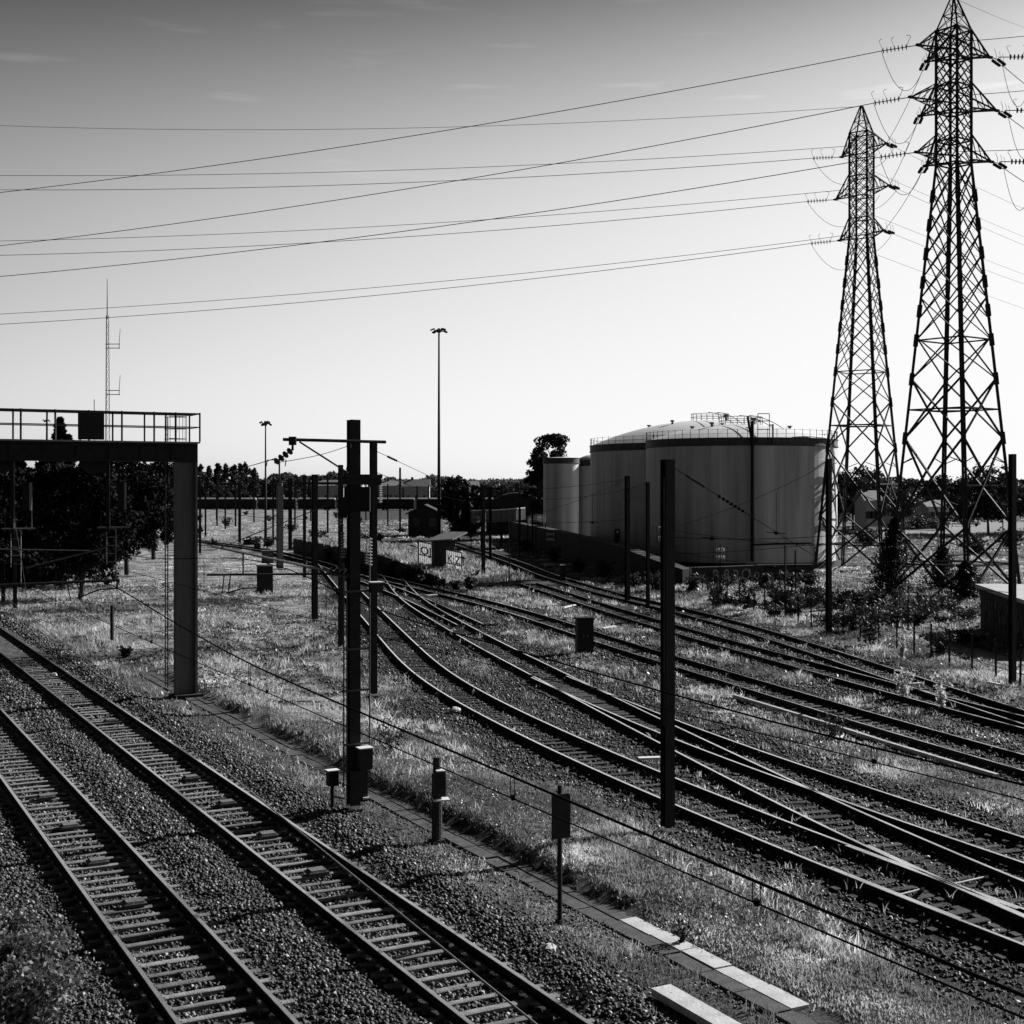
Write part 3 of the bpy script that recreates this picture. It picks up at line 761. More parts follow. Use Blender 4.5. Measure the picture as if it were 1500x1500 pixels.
mb = MB()
for d_, z0, z1 in ((-.62, zC - .55, zC - .05), (-.36, 5.9, 6.6), (-.26, 5.95, 6.55)): disc_string(mb, m2(d_, z1, -.2), m2(d_, z0, -.2), 9, .055)
mb.build('insulator', 'porcelain', t2)
mb = MB(); disc_string(mb, m2(.31, 6.75, -.1), m2(.31, 6.1, -.1), 9, .06); disc_string(mb, m2(.4, 7.3, -.1), m2(.4, 6.9, -.1), 5, .07); mb.build('insulator', 'insul_dark', t2)
mb = MB(); mb.box(m2(0, zC - .75, -.24), .62, .12, .6, 0); mb.box(m2(.35, zC - .9, -.2), .2, .14, .5, 0); mb.build('switch_frame', 'steel_dark', t2)
mb = MB()
for d_, z0, z1 in ((-.37, .9, 5.9), (.3, .6, 6.0), (.22, .3, 5.2)): mb.tube([m2(d_, z0, -.12), m2(d_, z1, -.12)], .018, 8)
for z in (1.6, 2.9, 3.9, 5.3): mb.bar(m2(-.37, z, -.12), m2(.3, z, -.12), .03, .05)
mb.build('control_rod', 'steel_mid', t2)
def capbox(c, sx, sy, sz, rz, parent, top='white_paint'):
    mb = MB(); mb.box(c, sx, sy, sz, rz); b_ = mb.build('switch_box', 'cabinet', parent)
    mb = MB(); mb.box(c + Vector((0, 0, sz)), sx + .05, sy + .05, .025, rz); mb.build('lid', top, b_)
aN = math.atan2(TN.y, TN.x)
capbox(m2(-.48, HC - 153 * p2.y / F, -.25), .3, .22, .24, aN, t2)
capbox(m2(-.16, 1.02, -.32), .32, .26, .5, aN, t2)
capbox(m2(.42, .55, .34), .26, .2, .36, aN, t2)
mb = MB(); mb.box(m2(-.02, .25, -.3), .36, .24, .75, aN); mb.build('lower_box', 'cabinet', t2)
mb = MB(); mb.box(m2(-.15, .32, -.44), .16, .06, .04, aN); mb.build('sill', 'white_paint', t2)
mb = MB(); mb.tube([m2(.42, -.1, .34), m2(.42, .56, .34)], .05, 8); mb.tube([m2(.42, .3, .3), m2(.2, .25, .1)], .02, 6); mb.build('box_stand', 'steel_dark', t2)
# cantilever towards the right main track
zA = 5.75
mb = MB(); mb.tube([m2(.1, 5.68), m2(3.5, 6.46)], .03, 8); mb.build('cantilever_tube', 'galv', t2)
mb = MB(); mb.tube([m2(.1, 7.6), m2(3.3, 6.42)], .012, 6); mb.build('tie_rod', 'steel_mid', t2)
mb = MB(); mb.tube([m2(.1, 5.72), m2(3.6, 5.8)], .026, 8)
for d_ in (3.05, 3.2): mb.tube([m2(d_, 5.79), m2(d_ + .05, 5.35)], .014)
mb.tube([m2(3.15, 5.36), m2(2.75, 5.46), m2(2.4, 5.46)], .018); mb.bar(m2(2.75, 5.78), m2(2.75, 6.28), .03)
mb.build('registration_arm', 'steel_dark', t2)
mb = MB(); disc_string(mb, m2(.15, 5.7), m2(.65, 5.81), 4, .1); disc_string(mb, m2(.12, 5.725), m2(.6, 5.735), 4, .08); mb.build('insulator', 'insul_dark', t2)
# wire stay from the mast behind
mb = MB(); A_ = p3 + Vector((.15, 0, H3 - .35)); B_ = at(628, 697, 75)
mb.tube([A_, B_], .012, 5); disc_string(mb, A_.lerp(B_, .14), A_.lerp(B_, .3), 6, .05); mb.build('stay_wire', 'wire', t3)

# --- mast outside the left edge with the arm of the left main track
pL = Vector((-10.89, 26.73, 0)); tL = thing('catenary_mast', 'mast just outside the left edge whose arm reaches into the picture', 'mast', pL, 'railway masts')
mb = MB(); mb.hbeam(pL.x, pL.y, 0, 8.6, .3, .28, aN); mb.build('post', 'steel_dark', tL)
def mL(d, z, al=0.0): return pL + TN * d + TD * al + Vector((0, 0, z))
mb = MB(); mb.tube([mL(0, 5.86), mL(3.15, 5.9)], .028, 8); mb.tube([mL(3.1, 5.9), mL(3.1, 5.72)], .02); mb.tube([mL(2.3, 5.56), mL(2.75, 5.72), mL(3.1, 5.73)], .016)
for d_ in (2.1, 2.3): mb.tube([mL(d_, 5.88), mL(d_ + .08, 5.5)], .012)
mb.build('registration_arm', 'steel_dark', tL)
mb = MB(); mb.tube([mL(0, 6.62), mL(2.55, 6.52)], .014, 6); mb.tube([mL(1.3, 6.2), mL(2.9, 6.58)], .018, 6); mb.build('cantilever_tube', 'steel_mid', tL)
mb = MB(); mb.tube([at(21, 760, 27.4), at(33, 830, 27.3), at(42, 893, 27.2)], .006, 5); mb.build('stay_wire', 'galv', tL)

# --- anchor wire on the front mast and others
def wire_thing(name, pts, r, label, cat='wire', group='overhead wires', m='wire', n=5):
    P = [Vector(p) for p in pts]; mb = MB(); mb.tube(P, r, n)
    return props(mb.build(name, m, org=P[0]), label, cat, group)


def sag(a, b, s, n=14, t1=1.0):
    a, b = Vector(a), Vector(b); out = []
    for i in range(n + 1):
        t = t1 * i / n; p = a.lerp(b, t); p.z -= 4 * s * t * (1 - t); out.append(p)
    return out


A_ = p1 + Vector((.16, 0, H1 - .2)); B_ = at(1190, 813, 44)
mb = MB(); mb.tube([A_, B_], .011, 5); mb.tube([A_.lerp(B_, .06), A_.lerp(B_, .16)], .025, 6); disc_string(mb, A_.lerp(B_, .24), A_.lerp(B_, .42), 7, .045); mb.build('stay_wire', 'wire', t1)
mb = MB(); mb.bar(p1 + Vector((-.1, -.18, 2.4)), p1 + Vector((-.1, -.18, H1 - .4)), .02); mb.build('conduit', 'steel_mid', t1)

# --- main line catenaries
def catenary(qoff, prof, zc, label, drops):
    t = thing('catenary', label, 'overhead line', qline(qoff, 20) + Vector((0, 0, zc)), 'overhead lines of the main tracks')
    mb = MB(); mb.tube(spline([qline(qoff, y) + Vector((0, 0, z)) for y, z in prof], 1.5), .011, 6); mb.build('messenger_wire', 'wire', t)
    mb = MB(); mb.tube([qline(qoff, y) + Vector((0, 0, zc + .0004 * (y - 15) ** 2 * .2)) for y in np.arange(3, 75, 3)], .0065, 6); mb.build('contact_wire', 'wire', t)
    ys = [p[0] for p in prof]; zs = [p[1] for p in prof]
    for y in drops:
        p = qline(qoff, y); z1 = float(np.interp(y, ys, zs)); mb = MB()
        for s in (-.04, .04): mb.tube([p + TD * s + Vector((0, 0, zc)), p + TD * s + Vector((0, 0, z1))], .004, 5)
        mb.box(p + Vector((0, 0, zc - .01)), .03, .06, .04); mb.build('dropper', 'wire', t)
prof = [(2.5, 5.15), (7, 5.18), (12, 5.25), (18.7, 5.35), (23, 5.58), (29, 5.9), (40, 5.6), (55, 5.7), (75, 6.2)]
catenary(QA, prof, 5.06, 'overhead contact line above the left main track', (4.5, 9.0, 12.05, 18.3, 19.0, 24.2, 33, 41))
prof = [(4, 5.15), (11.68, 5.26), (14.75, 5.29), (20, 5.44), (24.7, 5.62), (31, 6.15), (42, 5.7), (58, 5.8), (75, 6.3)]
catenary(QB, prof, 5.13, 'overhead contact line above the right main track', (8, 13.3, 18, 22, 27, 35, 44))
wire_thing('feeder_wire', [at(-80, 808, 40), at(25, 888, 30), at(375, 1166, 11.5), at(785, 1500, 6.6), at(1100, 1757, 5)], .006, 'thin pale wire slanting from the left edge down across the right main track', 'wire', 'overhead wires', 'galv')

# --- yard wires
W = [((988, 772, 60), (1209, 680, 72), .25, 'yard wire rising to the mast at the right edge of the big tank'), ((767, 717, 110), (915, 702, 93), .15, 'upper yard wire ending at the taller mast of the tank pair'),
     ((792, 731, 110), (946, 709, 88), .3, 'yard wire ending at the shorter mast of the tank pair'), ((790, 751, 120), (915, 703, 93), .2, 'yard wire slanting up to the taller mast of the tank pair'),
     ((800, 766, 115), (917, 761, 93), .05, 'level yard wire low in front of the second tank'), ((950, 770, 88), (1212, 800, 72), .2, 'lower yard wire in front of the big tank'),
     ((988, 787, 60), (1480, 745, 56), .5, 'long yard wire crossing in front of both pylons'), ((1218, 775, 72), (1700, 830, 50), .3, 'yard wire leaving the tank mast to the right'),
     ((950, 800, 88), (1480, 868, 57), .3, 'low yard wire across the foot of the pylons'), ((700, 735, 120), (547, 690, 51), .3, 'yard wire between the hut mast and the switch gear mast'),
     ((462, 760, 80), (293, 742, 100), .3, 'wire across the meadow masts'), ((350, 686, 60), (402, 672, 33), .02, 'wire leaving the insulator of the switch gear mast'),
     ((950, 812, 88), (1213, 795, 72), .15, 'wire along the pale insulators below the big tank')]
for a, b, s, lab in W: wire_thing('yard_wire', sag(at(*a), at(*b), s), .013 if a[2] > 50 else .008, lab)
def dropset(lst):
    for x, y0, y1, Y, lab in lst:
        mb = MB(); a, b = at(x, y0, Y), at(x, y1, Y); mb.tube([a, b], .014, 5); mb.lathe([(.02, -.06), (.11, 0), (.11, .08), (.02, .12)], b - Vector((0, 0, .06)), 8); mb.tube([b + Vector((-.5, 0, .03)), b + Vector((.45, 0, -.05))], .02, 5)
        props(mb.build('wire_hanger', 'wire', org=b), lab, 'hanger', 'hangers on the yard wires')
dropset(((1137, 722, 780, 66, 'wire hanger in front of the big tank, right one'), (1043, 762, 788, 62, 'wire hanger in front of the big tank, left one'), (868, 725, 765, 100, 'wire hanger in front of the second tank')))
def insset(px, py, Y, label, wpx=14):
    c = at(px, py, Y); w = wpx * Y / F; mb = MB(); t = thing('insulator_rack', label, 'insulator', (c.x, c.y, c.z), 'white insulator racks')
    for dz in (0, .62 if Y < 90 else .5): mb = MB(); disc_string(mb, c + Vector((-w/2, 0, dz)), c + Vector((w/2, 0, dz)), 4, .16, .03); mb.build('insulator', 'porcelain', t)
    mb = MB()
    for s in (-1, 1): mb.tube([c + Vector((s * w * .7, 0, -.3)), c + Vector((s * w * .7, 0, .8))], .02)
    mb.bar(c + Vector((0, .1, -2.2)), c + Vector((0, .1, .9)), .06); mb.build('frame', 'steel_dark', t)
insset(1055, 817, 90, 'white insulators on a frame in front of the big tank'); insset(1331, 873, 74, 'white insulators on a frame beside the near pylon', 19)
insset(806, 790, 130, 'white insulators on a frame below the small tank', 12); insset(968, 789, 86, 'white insulators just left of the tall front mast', 8)

# --- small signals, posts, cabinets
def post(px, by, ty, r, label, name='post', m='steel_dark', cat='post'):
    p = gp(px, by); H = HC + (HY - ty) * p.y / F; t = thing(name, label, cat, (p.x, p.y, 0)); mb = MB(); mb.tube([p - Vector((0, 0, .1)), p + Vector((0, 0, H))], r, 10); mb.build('pole', m, t); return t, p, H
t, p, H = post(820, 1345, 1150, .045, 'thin pole with a dark upright sign board seen from behind', 'track_sign', cat='sign')
mb = MB(); c = p + Vector((.02, -.06, H - .95)); o_ = [(-.2, 0), (.2, 0), (.2, .76), (.17, .8), (-.17, .8), (-.2, .76)]
ca, sa = math.cos(.5), math.sin(.5)
vs = [(c.x + x * ca, c.y + x * sa - .02, c.z + z) for x, z in o_] + [(c.x + x * ca, c.y + x * sa + .02, c.z + z) for x, z in o_]
mb.add(vs, [tuple(range(6)), tuple(range(11, 5, -1))] + [(i, (i+1) % 6, 6 + (i+1) % 6, 6 + i) for i in range(6)][::1]); mb.build('board', 'steel_dark', t)
mb = MB(); mb.box((p.x, p.y, -.1), .16, .14, .08); mb.build('base', 'concrete_dark', t)
p = gp(640, 1229); t = thing('control_post', 'squat dark wooden post with a white capped box, beside the slab path', 'post', (p.x, p.y, 0))
mb = MB(); mb.tube([p, p + Vector((0, 0, 1.0)), p + Vector((0, 0, 1.45))], .115, 12); mb.tube([p + Vector((0, 0, 1.45)), p + Vector((0, 0, 1.82))], .09, 10); mb.build('pole', 'bark', t)
mb = MB(); mb.box(p + Vector((.06, -.1, .98)), .26, .2, .55, .2); b_ = mb.build('switch_box', 'cabinet', t)
mb = MB(); mb.box(p + Vector((.08, -.1, 1.53)), .2, .22, .03, .2); mb.build('lid', 'white_paint', b_)
mb = MB(); mb.box(p + Vector((.1, -.16, .9)), .36, .28, .035, .2); mb.build('shelf', 'white_paint', t)
mb = MB(); mb.box(p + Vector((0, 0, -.14)), .34, .34, .14, .3, .15); mb.build('base', 'concrete_dark', t)
post(164, 941, 887, .09, 'short dark stake in the grass left of the gantry leg', 'stake')
post(1150, 905, 797, .05, 'thin dark pole standing in the weeds below the big tank', 'pole', cat='pole')
post(746, 862, 772, .05, 'slim pole in the grass right of the hut masts', 'pole', cat='pole')
post(1374, 800, 745, .1, 'pale lamp post by the far car park', 'lamp_post', 'galv', 'lamp post')
post(1286, 785, 728, .1, 'pale lamp post in front of the far trees', 'lamp_post', 'galv', 'lamp post')
post(1469, 778, 708, .12, 'pale post in front of the big tree on the right', 'lamp_post', 'galv', 'lamp post')


def cabinet(px, by, ty, wpx, label, lidm='steel_dark', m='cabinet'):
    p = gp(px, by); w = wpx * p.y / F; h = (by - ty) * p.y / F; t = thing('relay_cabinet', label, 'cabinet', (p.x, p.y, 0), 'trackside cabinets')
    mb = MB(); mb.box((p.x, p.y, -.1), w * .86, w * .6, h * .94 + .1, .18); mb.build('body', m, t)
    mb = MB(); mb.box((p.x, p.y, h * .94), w * .98, w * .75, h * .06, .18, .08); mb.build('roof', lidm, t)
    for s in (-.21, .21):
        mb = MB(); c = Vector((p.x, p.y, .08)) + Vector((math.cos(.18) * s * w, math.sin(.18) * s * w, 0)) + Vector((math.sin(.18), -math.cos(.18), 0)) * (w * .3 + .008)
        mb.box(c, w * .39, .02, h * .78, .18); d_ = mb.build('door', m, t)
        mb = MB(); mb.box(c + Vector((-s * .5 * w, -.02, h * .4)), .03, .03, .12, .18); mb.build('handle', 'galv', d_)
cabinet(856, 955, 904, 28, 'dark relay cabinet among the yard tracks'); cabinet(388, 869, 826, 27, 'dark cabinet with a pale lid in the meadow', 'white_paint')
cabinet(392, 826, 806, 20, 'grey cabinet behind the pale lidded one', 'concrete', 'steel_mid'); cabinet(824, 850, 827, 8, 'small dark cabinet in the grass below the small tanks', 'white_paint')
# round signal in front of the second tank
t, p, H = post(904, 830, 776, .12, 'signal with an oval dark head in front of the second tank', 'railway_signal', 'steel_mid', 'signal')
mb = MB(); mb.lathe([(.25, -.2), (.3, 0), (.3, .9), (.25, 1.1)], p + Vector((0, 0, H - 1.0)), 14); mb.build('head', 'steel_dark', t)
mb = MB(); mb.lathe([(.1, 0), (.1, .06)], p + Vector((0, -.3, H - .2)), 10, (0, -1, 0)); mb.build('lens', 'porcelain', t)

# ------------------------------------------------------------------ signal gantry over the main tracks
pG = gp(272, 1018); tG_ = thing('signal_gantry', 'steel gantry with walkway spanning the main tracks at the left', 'gantry', (pG.x, pG.y, 0))
def G(d, z, al=0.0): return pG + Ux * d + TD * al + Vector((0, 0, z))
ztop, zbot = 9.47, 8.78
mb = MB(); mb.hbeam(pG.x, pG.y, -.1, ztop, .46, .8, math.atan2(TD.y, TD.x), .09)
mb.build('leg', 'leg_grey', tG_)
mb = MB(); mb.box((pG.x, pG.y, -.3), 1.15, 1.05, .36, aN, .1); mb.build('foundation', 'concrete_dark', tG_)
mb = MB(); c0, c1 = G(-.38, 0), G(24, 0)
for z, w, h in ((ztop - .04, .62, .08), (zbot + .04, .62, .08)): mb.bar(c0 + Vector((0, 0, z)), c1 + Vector((0, 0, z)), w, h)
for al in (-.22, .22): mb.bar(c0 + TD * al + Vector((0, 0, (ztop + zbot) / 2)), c1 + TD * al + Vector((0, 0, (ztop + zbot) / 2)), .03, ztop - zbot - .16)
for d_ in np.arange(.6, 24, 1.15):
    for al in (-.24, .24): mb.bar(G(d_, zbot + .08, al), G(d_, ztop - .08, al), .06, .06)
mb.build('beam', 'steel_dark', tG_)
pL2 = pG + Ux * 23.6; mb = MB(); mb.hbeam(pL2.x, pL2.y, -.1, zbot, .52, .86, math.atan2(TD.y, TD.x), .05); mb.build('leg', 'steel_mid', tG_)
mb = MB(); mb.bar(G(-.40, ztop + .03), G(24, ztop + .03), 1.1, .06); mb.build('walkway', 'galv', tG_)
zr = ztop + .06
for al, nm in ((-.52, 'front'), (.52, 'rear')):
    mb = MB()
    for z in (1.05, .55): mb.tube([G(-.40, zr + z, al), G(24, zr + z, al)], .034 if z > 1 else .022, 6)
    mb.build('handrail', 'steel_dark', tG_)
    for i, d_ in enumerate([-.40, .5] + list(np.arange(1.3, 24, 1.17))):
        mb = MB(); mb.bar(G(d_ + (.12 if al > 0 else 0), zr, al), G(d_ + (.12 if al > 0 else 0), zr + 1.09, al), .085 if al < 0 else .06, .05); mb.build('railing_post', 'steel_dark', tG_)
mb = MB(); mb.tube([G(-.40, zr + 1.05, -.52), G(-.40, zr + 1.05, .52)], .02, 6); mb.tube([G(-.40, zr + .55, -.52), G(-.40, zr + .55, .52)], .016, 6); mb.build('handrail', 'steel_dark', tG_)
dS = 3.58
mb = MB(); mb.box(G(dS, zr + .02, -.6), .92, .04, .98, aN); mb.build('back_board', 'cabinet', tG_)
# caged ladder on the leg
mb = MB()
for s in (-.19, .19): mb.bar(G(.72, .35, s), G(.72, ztop + 1.0, s), .035)
for z in np.arange(.5, ztop + .9, .3): mb.tube([G(.72, z, -.19), G(.72, z, .19)], .012, 5)
mb.build('ladder', 'steel_dark', tG_)
mb = MB()
for z in (zr + .12, zr + .5, zr + .95):
    mb.tube([G(.72 - .75 * math.sin(t_), z, .38 * math.cos(t_)) for t_ in np.linspace(0, math.pi, 9)], .014, 5)
for t_ in np.linspace(.3, math.pi - .3, 6): mb.tube([G(.72 - .75 * math.sin(t_), zr + .02, .38 * math.cos(t_)), G(.72 - .75 * math.sin(t_), zr + 1.0, .38 * math.cos(t_))], .011, 5)
mb.build('ladder_cage', 'steel_dark', tG_)
# hanging signals with ladders
for px, lab in ((158, 'dark signal hanging from the gantry beam near its leg, ladder below'), (18, 'dark signal hanging from the gantry beam at the left edge')):
    d_ = next(d for d in np.arange(0, 12, .02) if 750 + F * (pG.x + Ux.x * d) / (pG.y + Ux.y * d) < px)
    c = G(d_, 0, -.1); t = thing('gantry_signal', lab, 'signal', (c.x, c.y, zbot), 'signals hanging from the gantry')
    mb = MB(); mb.bar(G(d_, 6.2, -.1), G(d_, zbot - .02, -.1), .12); mb.build('hanger', 'steel_dark', t)
    o_ = [(math.cos(a_) * .58, math.sin(a_) * .45 + (.1 if math.sin(a_) > 0 else -.1)) for a_ in np.linspace(0, 2 * math.pi, 28)[:-1]]; mb = MB(); n_ = len(o_)
    vs = [G(d_ + .35 + x, zbot + .1 + z, .42) for x, z in o_] + [G(d_ + .35 + x, zbot + .1 + z, .47) for x, z in o_]
    mb.add(vs, [tuple(range(n_)), tuple(range(2*n_-1, n_-1, -1))] + [(i, (i+1) % n_, n_ + (i+1) % n_, n_ + i) for i in range(n_)]); bb = mb.build('back_board', 'cabinet', t)
    mb = MB(); mb.bar(G(d_ - .5, 7.0, -.1), G(d_ - .5, 8.0, -.1), .3, .25); mb.build('lamp_head', 'cabinet', t)
    mb = MB(); mb.bar(G(d_ - .75, 6.35, -.1), G(d_ + .35, 6.35, -.1), .5, .05); mb.build('platform', 'steel_mid', t)
    mb = MB(); mb.tube([G(d_ + s, z, -.1) for s, z in ((-.65, 6.4), (-.65, 7.0), (-.2, 6.62), (.25, 7.0), (.25, 6.4))], .015, 5); mb.build('guard_rail', 'steel_mid', t)
    mb = MB()
    for s in (.02, .36): mb.bar(G(d_ + s - .3, 4.4 if s < .2 else 5.0, -.1), G(d_ + s - .3, 6.35, -.1), .03)
    for z in np.arange(5.1, 6.3, .3): mb.tube([G(d_ - .28, z, -.1), G(d_ + .06, z, -.1)], .012, 5)
    mb.build('ladder', 'galv', t)

# ------------------------------------------------------------------ lamp masts, radio mast
def lampmast(px, by, ty, wb, label, head=1.0):
    p = gp(px, by); H = HC + (HY - ty) * p.y / F; t = thing('lamp_mast', label, 'lamp mast', (p.x, p.y, 0), 'high lamp masts')
    mb = MB(); mb.tube([p, p + Vector((0, 0, H * .35)), p + Vector((0, 0, H))], wb, 12, wb * .4); mb.build('pole', 'galv', t, smooth=True).data.materials[0] = M['steel_dark']
    mb = MB(); r = 1.1 * head; mb.lathe([(.1, -.4), (.35 * head, -.25), (.35 * head, .1), (.2, .3)], p + Vector((0, 0, H)), 10)
    for i in range(6):
        a_ = i * math.pi / 3 + .3; d_ = Vector((math.cos(a_), math.sin(a_), 0)); mb.bar(p + Vector((0, 0, H)), p + d_ * r * .7 + Vector((0, 0, H + .05)), .08)
    mb.build('head', 'steel_dark', t)
    for i in range(6):
        a_ = i * math.pi / 3 + .3; d_ = Vector((math.cos(a_), math.sin(a_), 0)); mb = MB(); c = p + d_ * r * .9 + Vector((0, 0, H + (.12 if i % 2 else -.16)))
        mb.bar(c - d_ * .25 * head + Vector((0, 0, .1)), c + d_ * .3 * head - Vector((0, 0, .12)), .5 * head, .22); mb.build('floodlight', 'steel_dark', t)
lampmast(643, 790, 484, .32, 'tallest lamp mast, in the middle behind the graffiti hut')
lampmast(389, 797, 620, .22, 'slim lamp mast standing in the meadow right of the gantry', .65)
lampmast(68, 760, 616, .3, 'far lamp mast showing its head through the gantry railing', .75)

pR = Vector((at(157, 720, 170).x, 170, 0)); tR = thing('radio_mast', 'slender lattice radio mast rising behind the gantry', 'radio mast', pR)
zt = HC + (HY - 462) * 170 / F; zt2 = HC + (HY - 408) * 170 / F
def RL(k, z):
    r = .42 - .24 * z / zt; a_ = k * 2.0944 + .4; return pR + Vector((math.cos(a_) * r, math.sin(a_) * r, z))
mb = MB()
for k in range(3): mb.bar(RL(k, 0), RL(k, zt), .06)
mb.build('leg', 'steel_mid', tR); mb = MB(); z = 0
while z < zt - 1.0:
    for k in range(3): mb.bar(RL(k, z), RL((k+1) % 3, z + .95), .03); mb.bar(RL(k, z + .95), RL((k+1) % 3, z + .95), .03)
    z += .95
mb.build('bracing', 'steel_mid', tR)
mb = MB(); mb.tube([pR + Vector((0, 0, zt - .5)), pR + Vector((0, 0, zt2))], .07, 6, .03); mb.build('top_antenna', 'steel_dark', tR)
for y_, yy in ((504, 485), (572, 547)):
    z = HC + (HY - y_) * 170 / F; mb = MB()
    for dz in (0, -.5): mb.tube([pR + Vector((-.2, 0, z + dz)), pR + Vector((1.55, 0, z + dz))], .05, 5)
    mb.tube([pR + Vector((1.5, 0, z - .6)), pR + Vector((1.5, 0, z + .3)), pR + Vector((1.62, 0, z + 1.9))], .05, 5, .03); mb.build('side_antenna', 'steel_dark', tR)
post(138, 765, 585, .09, 'thin whip aerial left of the radio mast', 'whip_aerial', 'steel_mid', 'aerial')

# ------------------------------------------------------------------ storage tanks
def tank(cx, Yc, Rr, z0, z1, dome, label, rail=True, roofm='tank_roof', band=.7):
    c = Vector(((cx - 750) * Yc / F, Yc, 0)); t = thing('storage_tank', label, 'tank', (c.x, c.y, z0), 'fuel storage tanks')
    mb = MB(); n = 96; pr = [(Rr, z0)]
    zz = z0
    while zz + 2 < z1 - band: zz += 2.0; pr += [(Rr, zz - .02), (Rr - .008, zz), (Rr, zz + .02)]
    pr += [(Rr, z1 - band)]
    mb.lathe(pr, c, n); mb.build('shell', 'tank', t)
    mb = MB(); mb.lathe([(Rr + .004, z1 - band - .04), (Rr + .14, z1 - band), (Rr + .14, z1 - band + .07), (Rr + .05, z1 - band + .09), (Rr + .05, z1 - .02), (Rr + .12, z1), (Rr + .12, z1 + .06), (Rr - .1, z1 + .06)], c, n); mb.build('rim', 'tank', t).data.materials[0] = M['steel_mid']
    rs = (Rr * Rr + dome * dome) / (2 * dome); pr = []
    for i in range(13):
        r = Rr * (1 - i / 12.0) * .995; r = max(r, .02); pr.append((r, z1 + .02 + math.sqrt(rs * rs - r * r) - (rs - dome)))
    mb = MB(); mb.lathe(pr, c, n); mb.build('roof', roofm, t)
    mb = MB(); mb.lathe([(Rr + .35, z0 - .6), (Rr + .35, z0)], c, n); mb.build('footing', 'concrete_dark', t)
    if rail:
        mb = MB()
        for i in range(64):
            a_ = 2 * math.pi * i / 64; p = c + Vector((math.cos(a_) * Rr, math.sin(a_) * Rr, z1 + .06)); mb.bar(p, p + Vector((0, 0, .85)), .045)
        for z in (.42, .83): mb.tube([c + Vector((math.cos(a_) * Rr, math.sin(a_) * Rr, z1 + z)) for a_ in np.linspace(0, 2 * math.pi, 65)], .012, 4)
        mb.build('rim_railing', 'steel_dark', t)
    return t, c


tk1, c1 = tank(1085, 140, 9.65, .6, 12.6, 1.7, 'biggest looking storage tank, right of the others, ladder pipe down its side')
tk2, c2 = tank(1040, 160, 14.0, .5, 12.7, 3.0, 'second storage tank half hidden behind the big one, pale patch on its side')
tk3, c3 = tank(822, 184, 2.4, .4, 11.8, .15, 'small leftmost storage tank with a flat top', False)
tk4, c4 = tank(874, 187, 2.95, .4, 11.55, .9, 'small storage tank squeezed between the leftmost and the second', False)
# details on the two big tanks
mb = MB(); px_ = (1102 - 750) / F
yf = c1.y - math.sqrt(9.65 ** 2 - (px_ * 131 - c1.x) ** 2) - .25
mb.tube([Vector((px_ * yf, yf, .8)), Vector((px_ * yf, yf, 14.2))], .16, 8); mb.tube([Vector((px_ * yf - .1, yf, 12.6)), Vector((px_ * yf - .35, yf + .5, 14.6))], .12, 8); mb.build('pipe', 'steel_dark', tk1)
mb = MB()
for s in (-.55, .55): mb.tube([Vector((px_ * yf + 1.1 + s, yf + .1, 12)), Vector((px_ * yf + 1.1 + s, yf + .1, 14.9))], .04, 5)
for z in (13.4, 14.2, 14.9): mb.tube([Vector((px_ * yf + 1.1 - .55, yf + .1, z)), Vector((px_ * yf + 1.1 + .55, yf + .1, z))], .04, 5)
mb.tube([Vector((px_ * yf + 2.0, yf + .2, 12)), Vector((px_ * yf + 2.0, yf + .2, 13.9))], .08, 6); mb.build('ladder_cage', 'steel_mid', tk1)
mb = MB(); mb.tube([Vector((px_ * yf, yf - .1, 2.4)), Vector((px_ * yf + 3, yf + .1, 2.5)), Vector((px_ * yf + 6, yf + 1.4, 2.5))], .09, 6); mb.build('pipe', 'steel_dark', tk1)
def domez(c, Rr, z1, dome, x, y):
    rs = (Rr * Rr + dome * dome) / (2 * dome); r2 = (x - c.x) ** 2 + (y - c.y) ** 2; return z1 + .02 + math.sqrt(rs * rs - r2) - (rs - dome)
for tk, c, Rr, z1, dm in ((tk1, c1, 9.65, 12.6, 1.7), (tk2, c2, 14.0, 12.7, 3.0)):
    for dx, dy, r, h in ((-.35, -.3, .25, .45), (.12, -.1, .3, .7), (.45, -.35, .3, .25), (-.5, .1, .3, .3), (.02, -.55, .28, .2)):
        x, y = c.x + dx * Rr, c.y + dy * Rr; mb = MB(); mb.lathe([(r * .5, -.1), (r * .5, h * .6), (r, h * .65), (r * .9, h)], (x, y, domez(c, Rr, z1, dm, x, y)), 10); mb.build('vent', 'steel_mid', tk)
    mb = MB()
    for i in range(20):
        a_ = 2 * math.pi * i / 20; r = 2.2; p = Vector((c.x + r * math.cos(a_), c.y + r * math.sin(a_), 0)); p.z = domez(c, Rr, z1, dm, p.x, p.y); mb.bar(p, p + Vector((0, 0, .85)), .04)
    for z in (.42, .83): mb.tube([Vector((c.x + 2.2 * math.cos(a_), c.y + 2.2 * math.sin(a_), domez(c, Rr, z1, dm, c.x + 2.2, c.y) + z)) for a_ in np.linspace(0, 6.283, 25)], .03, 4)
    for s in (-.5, .5):
        mb.tube([Vector((c.x + .3 * Rr * 0 + s + dx * 1, c.y - r, domez(c, Rr, z1, dm, c.x + s + dx, c.y - r) + .9)) for r, dx in zip(np.linspace(2.2, Rr - .2, 8), np.linspace(0, 2.0, 8))], .035, 4)
    mb.build('roof_railing', 'steel_mid', tk)
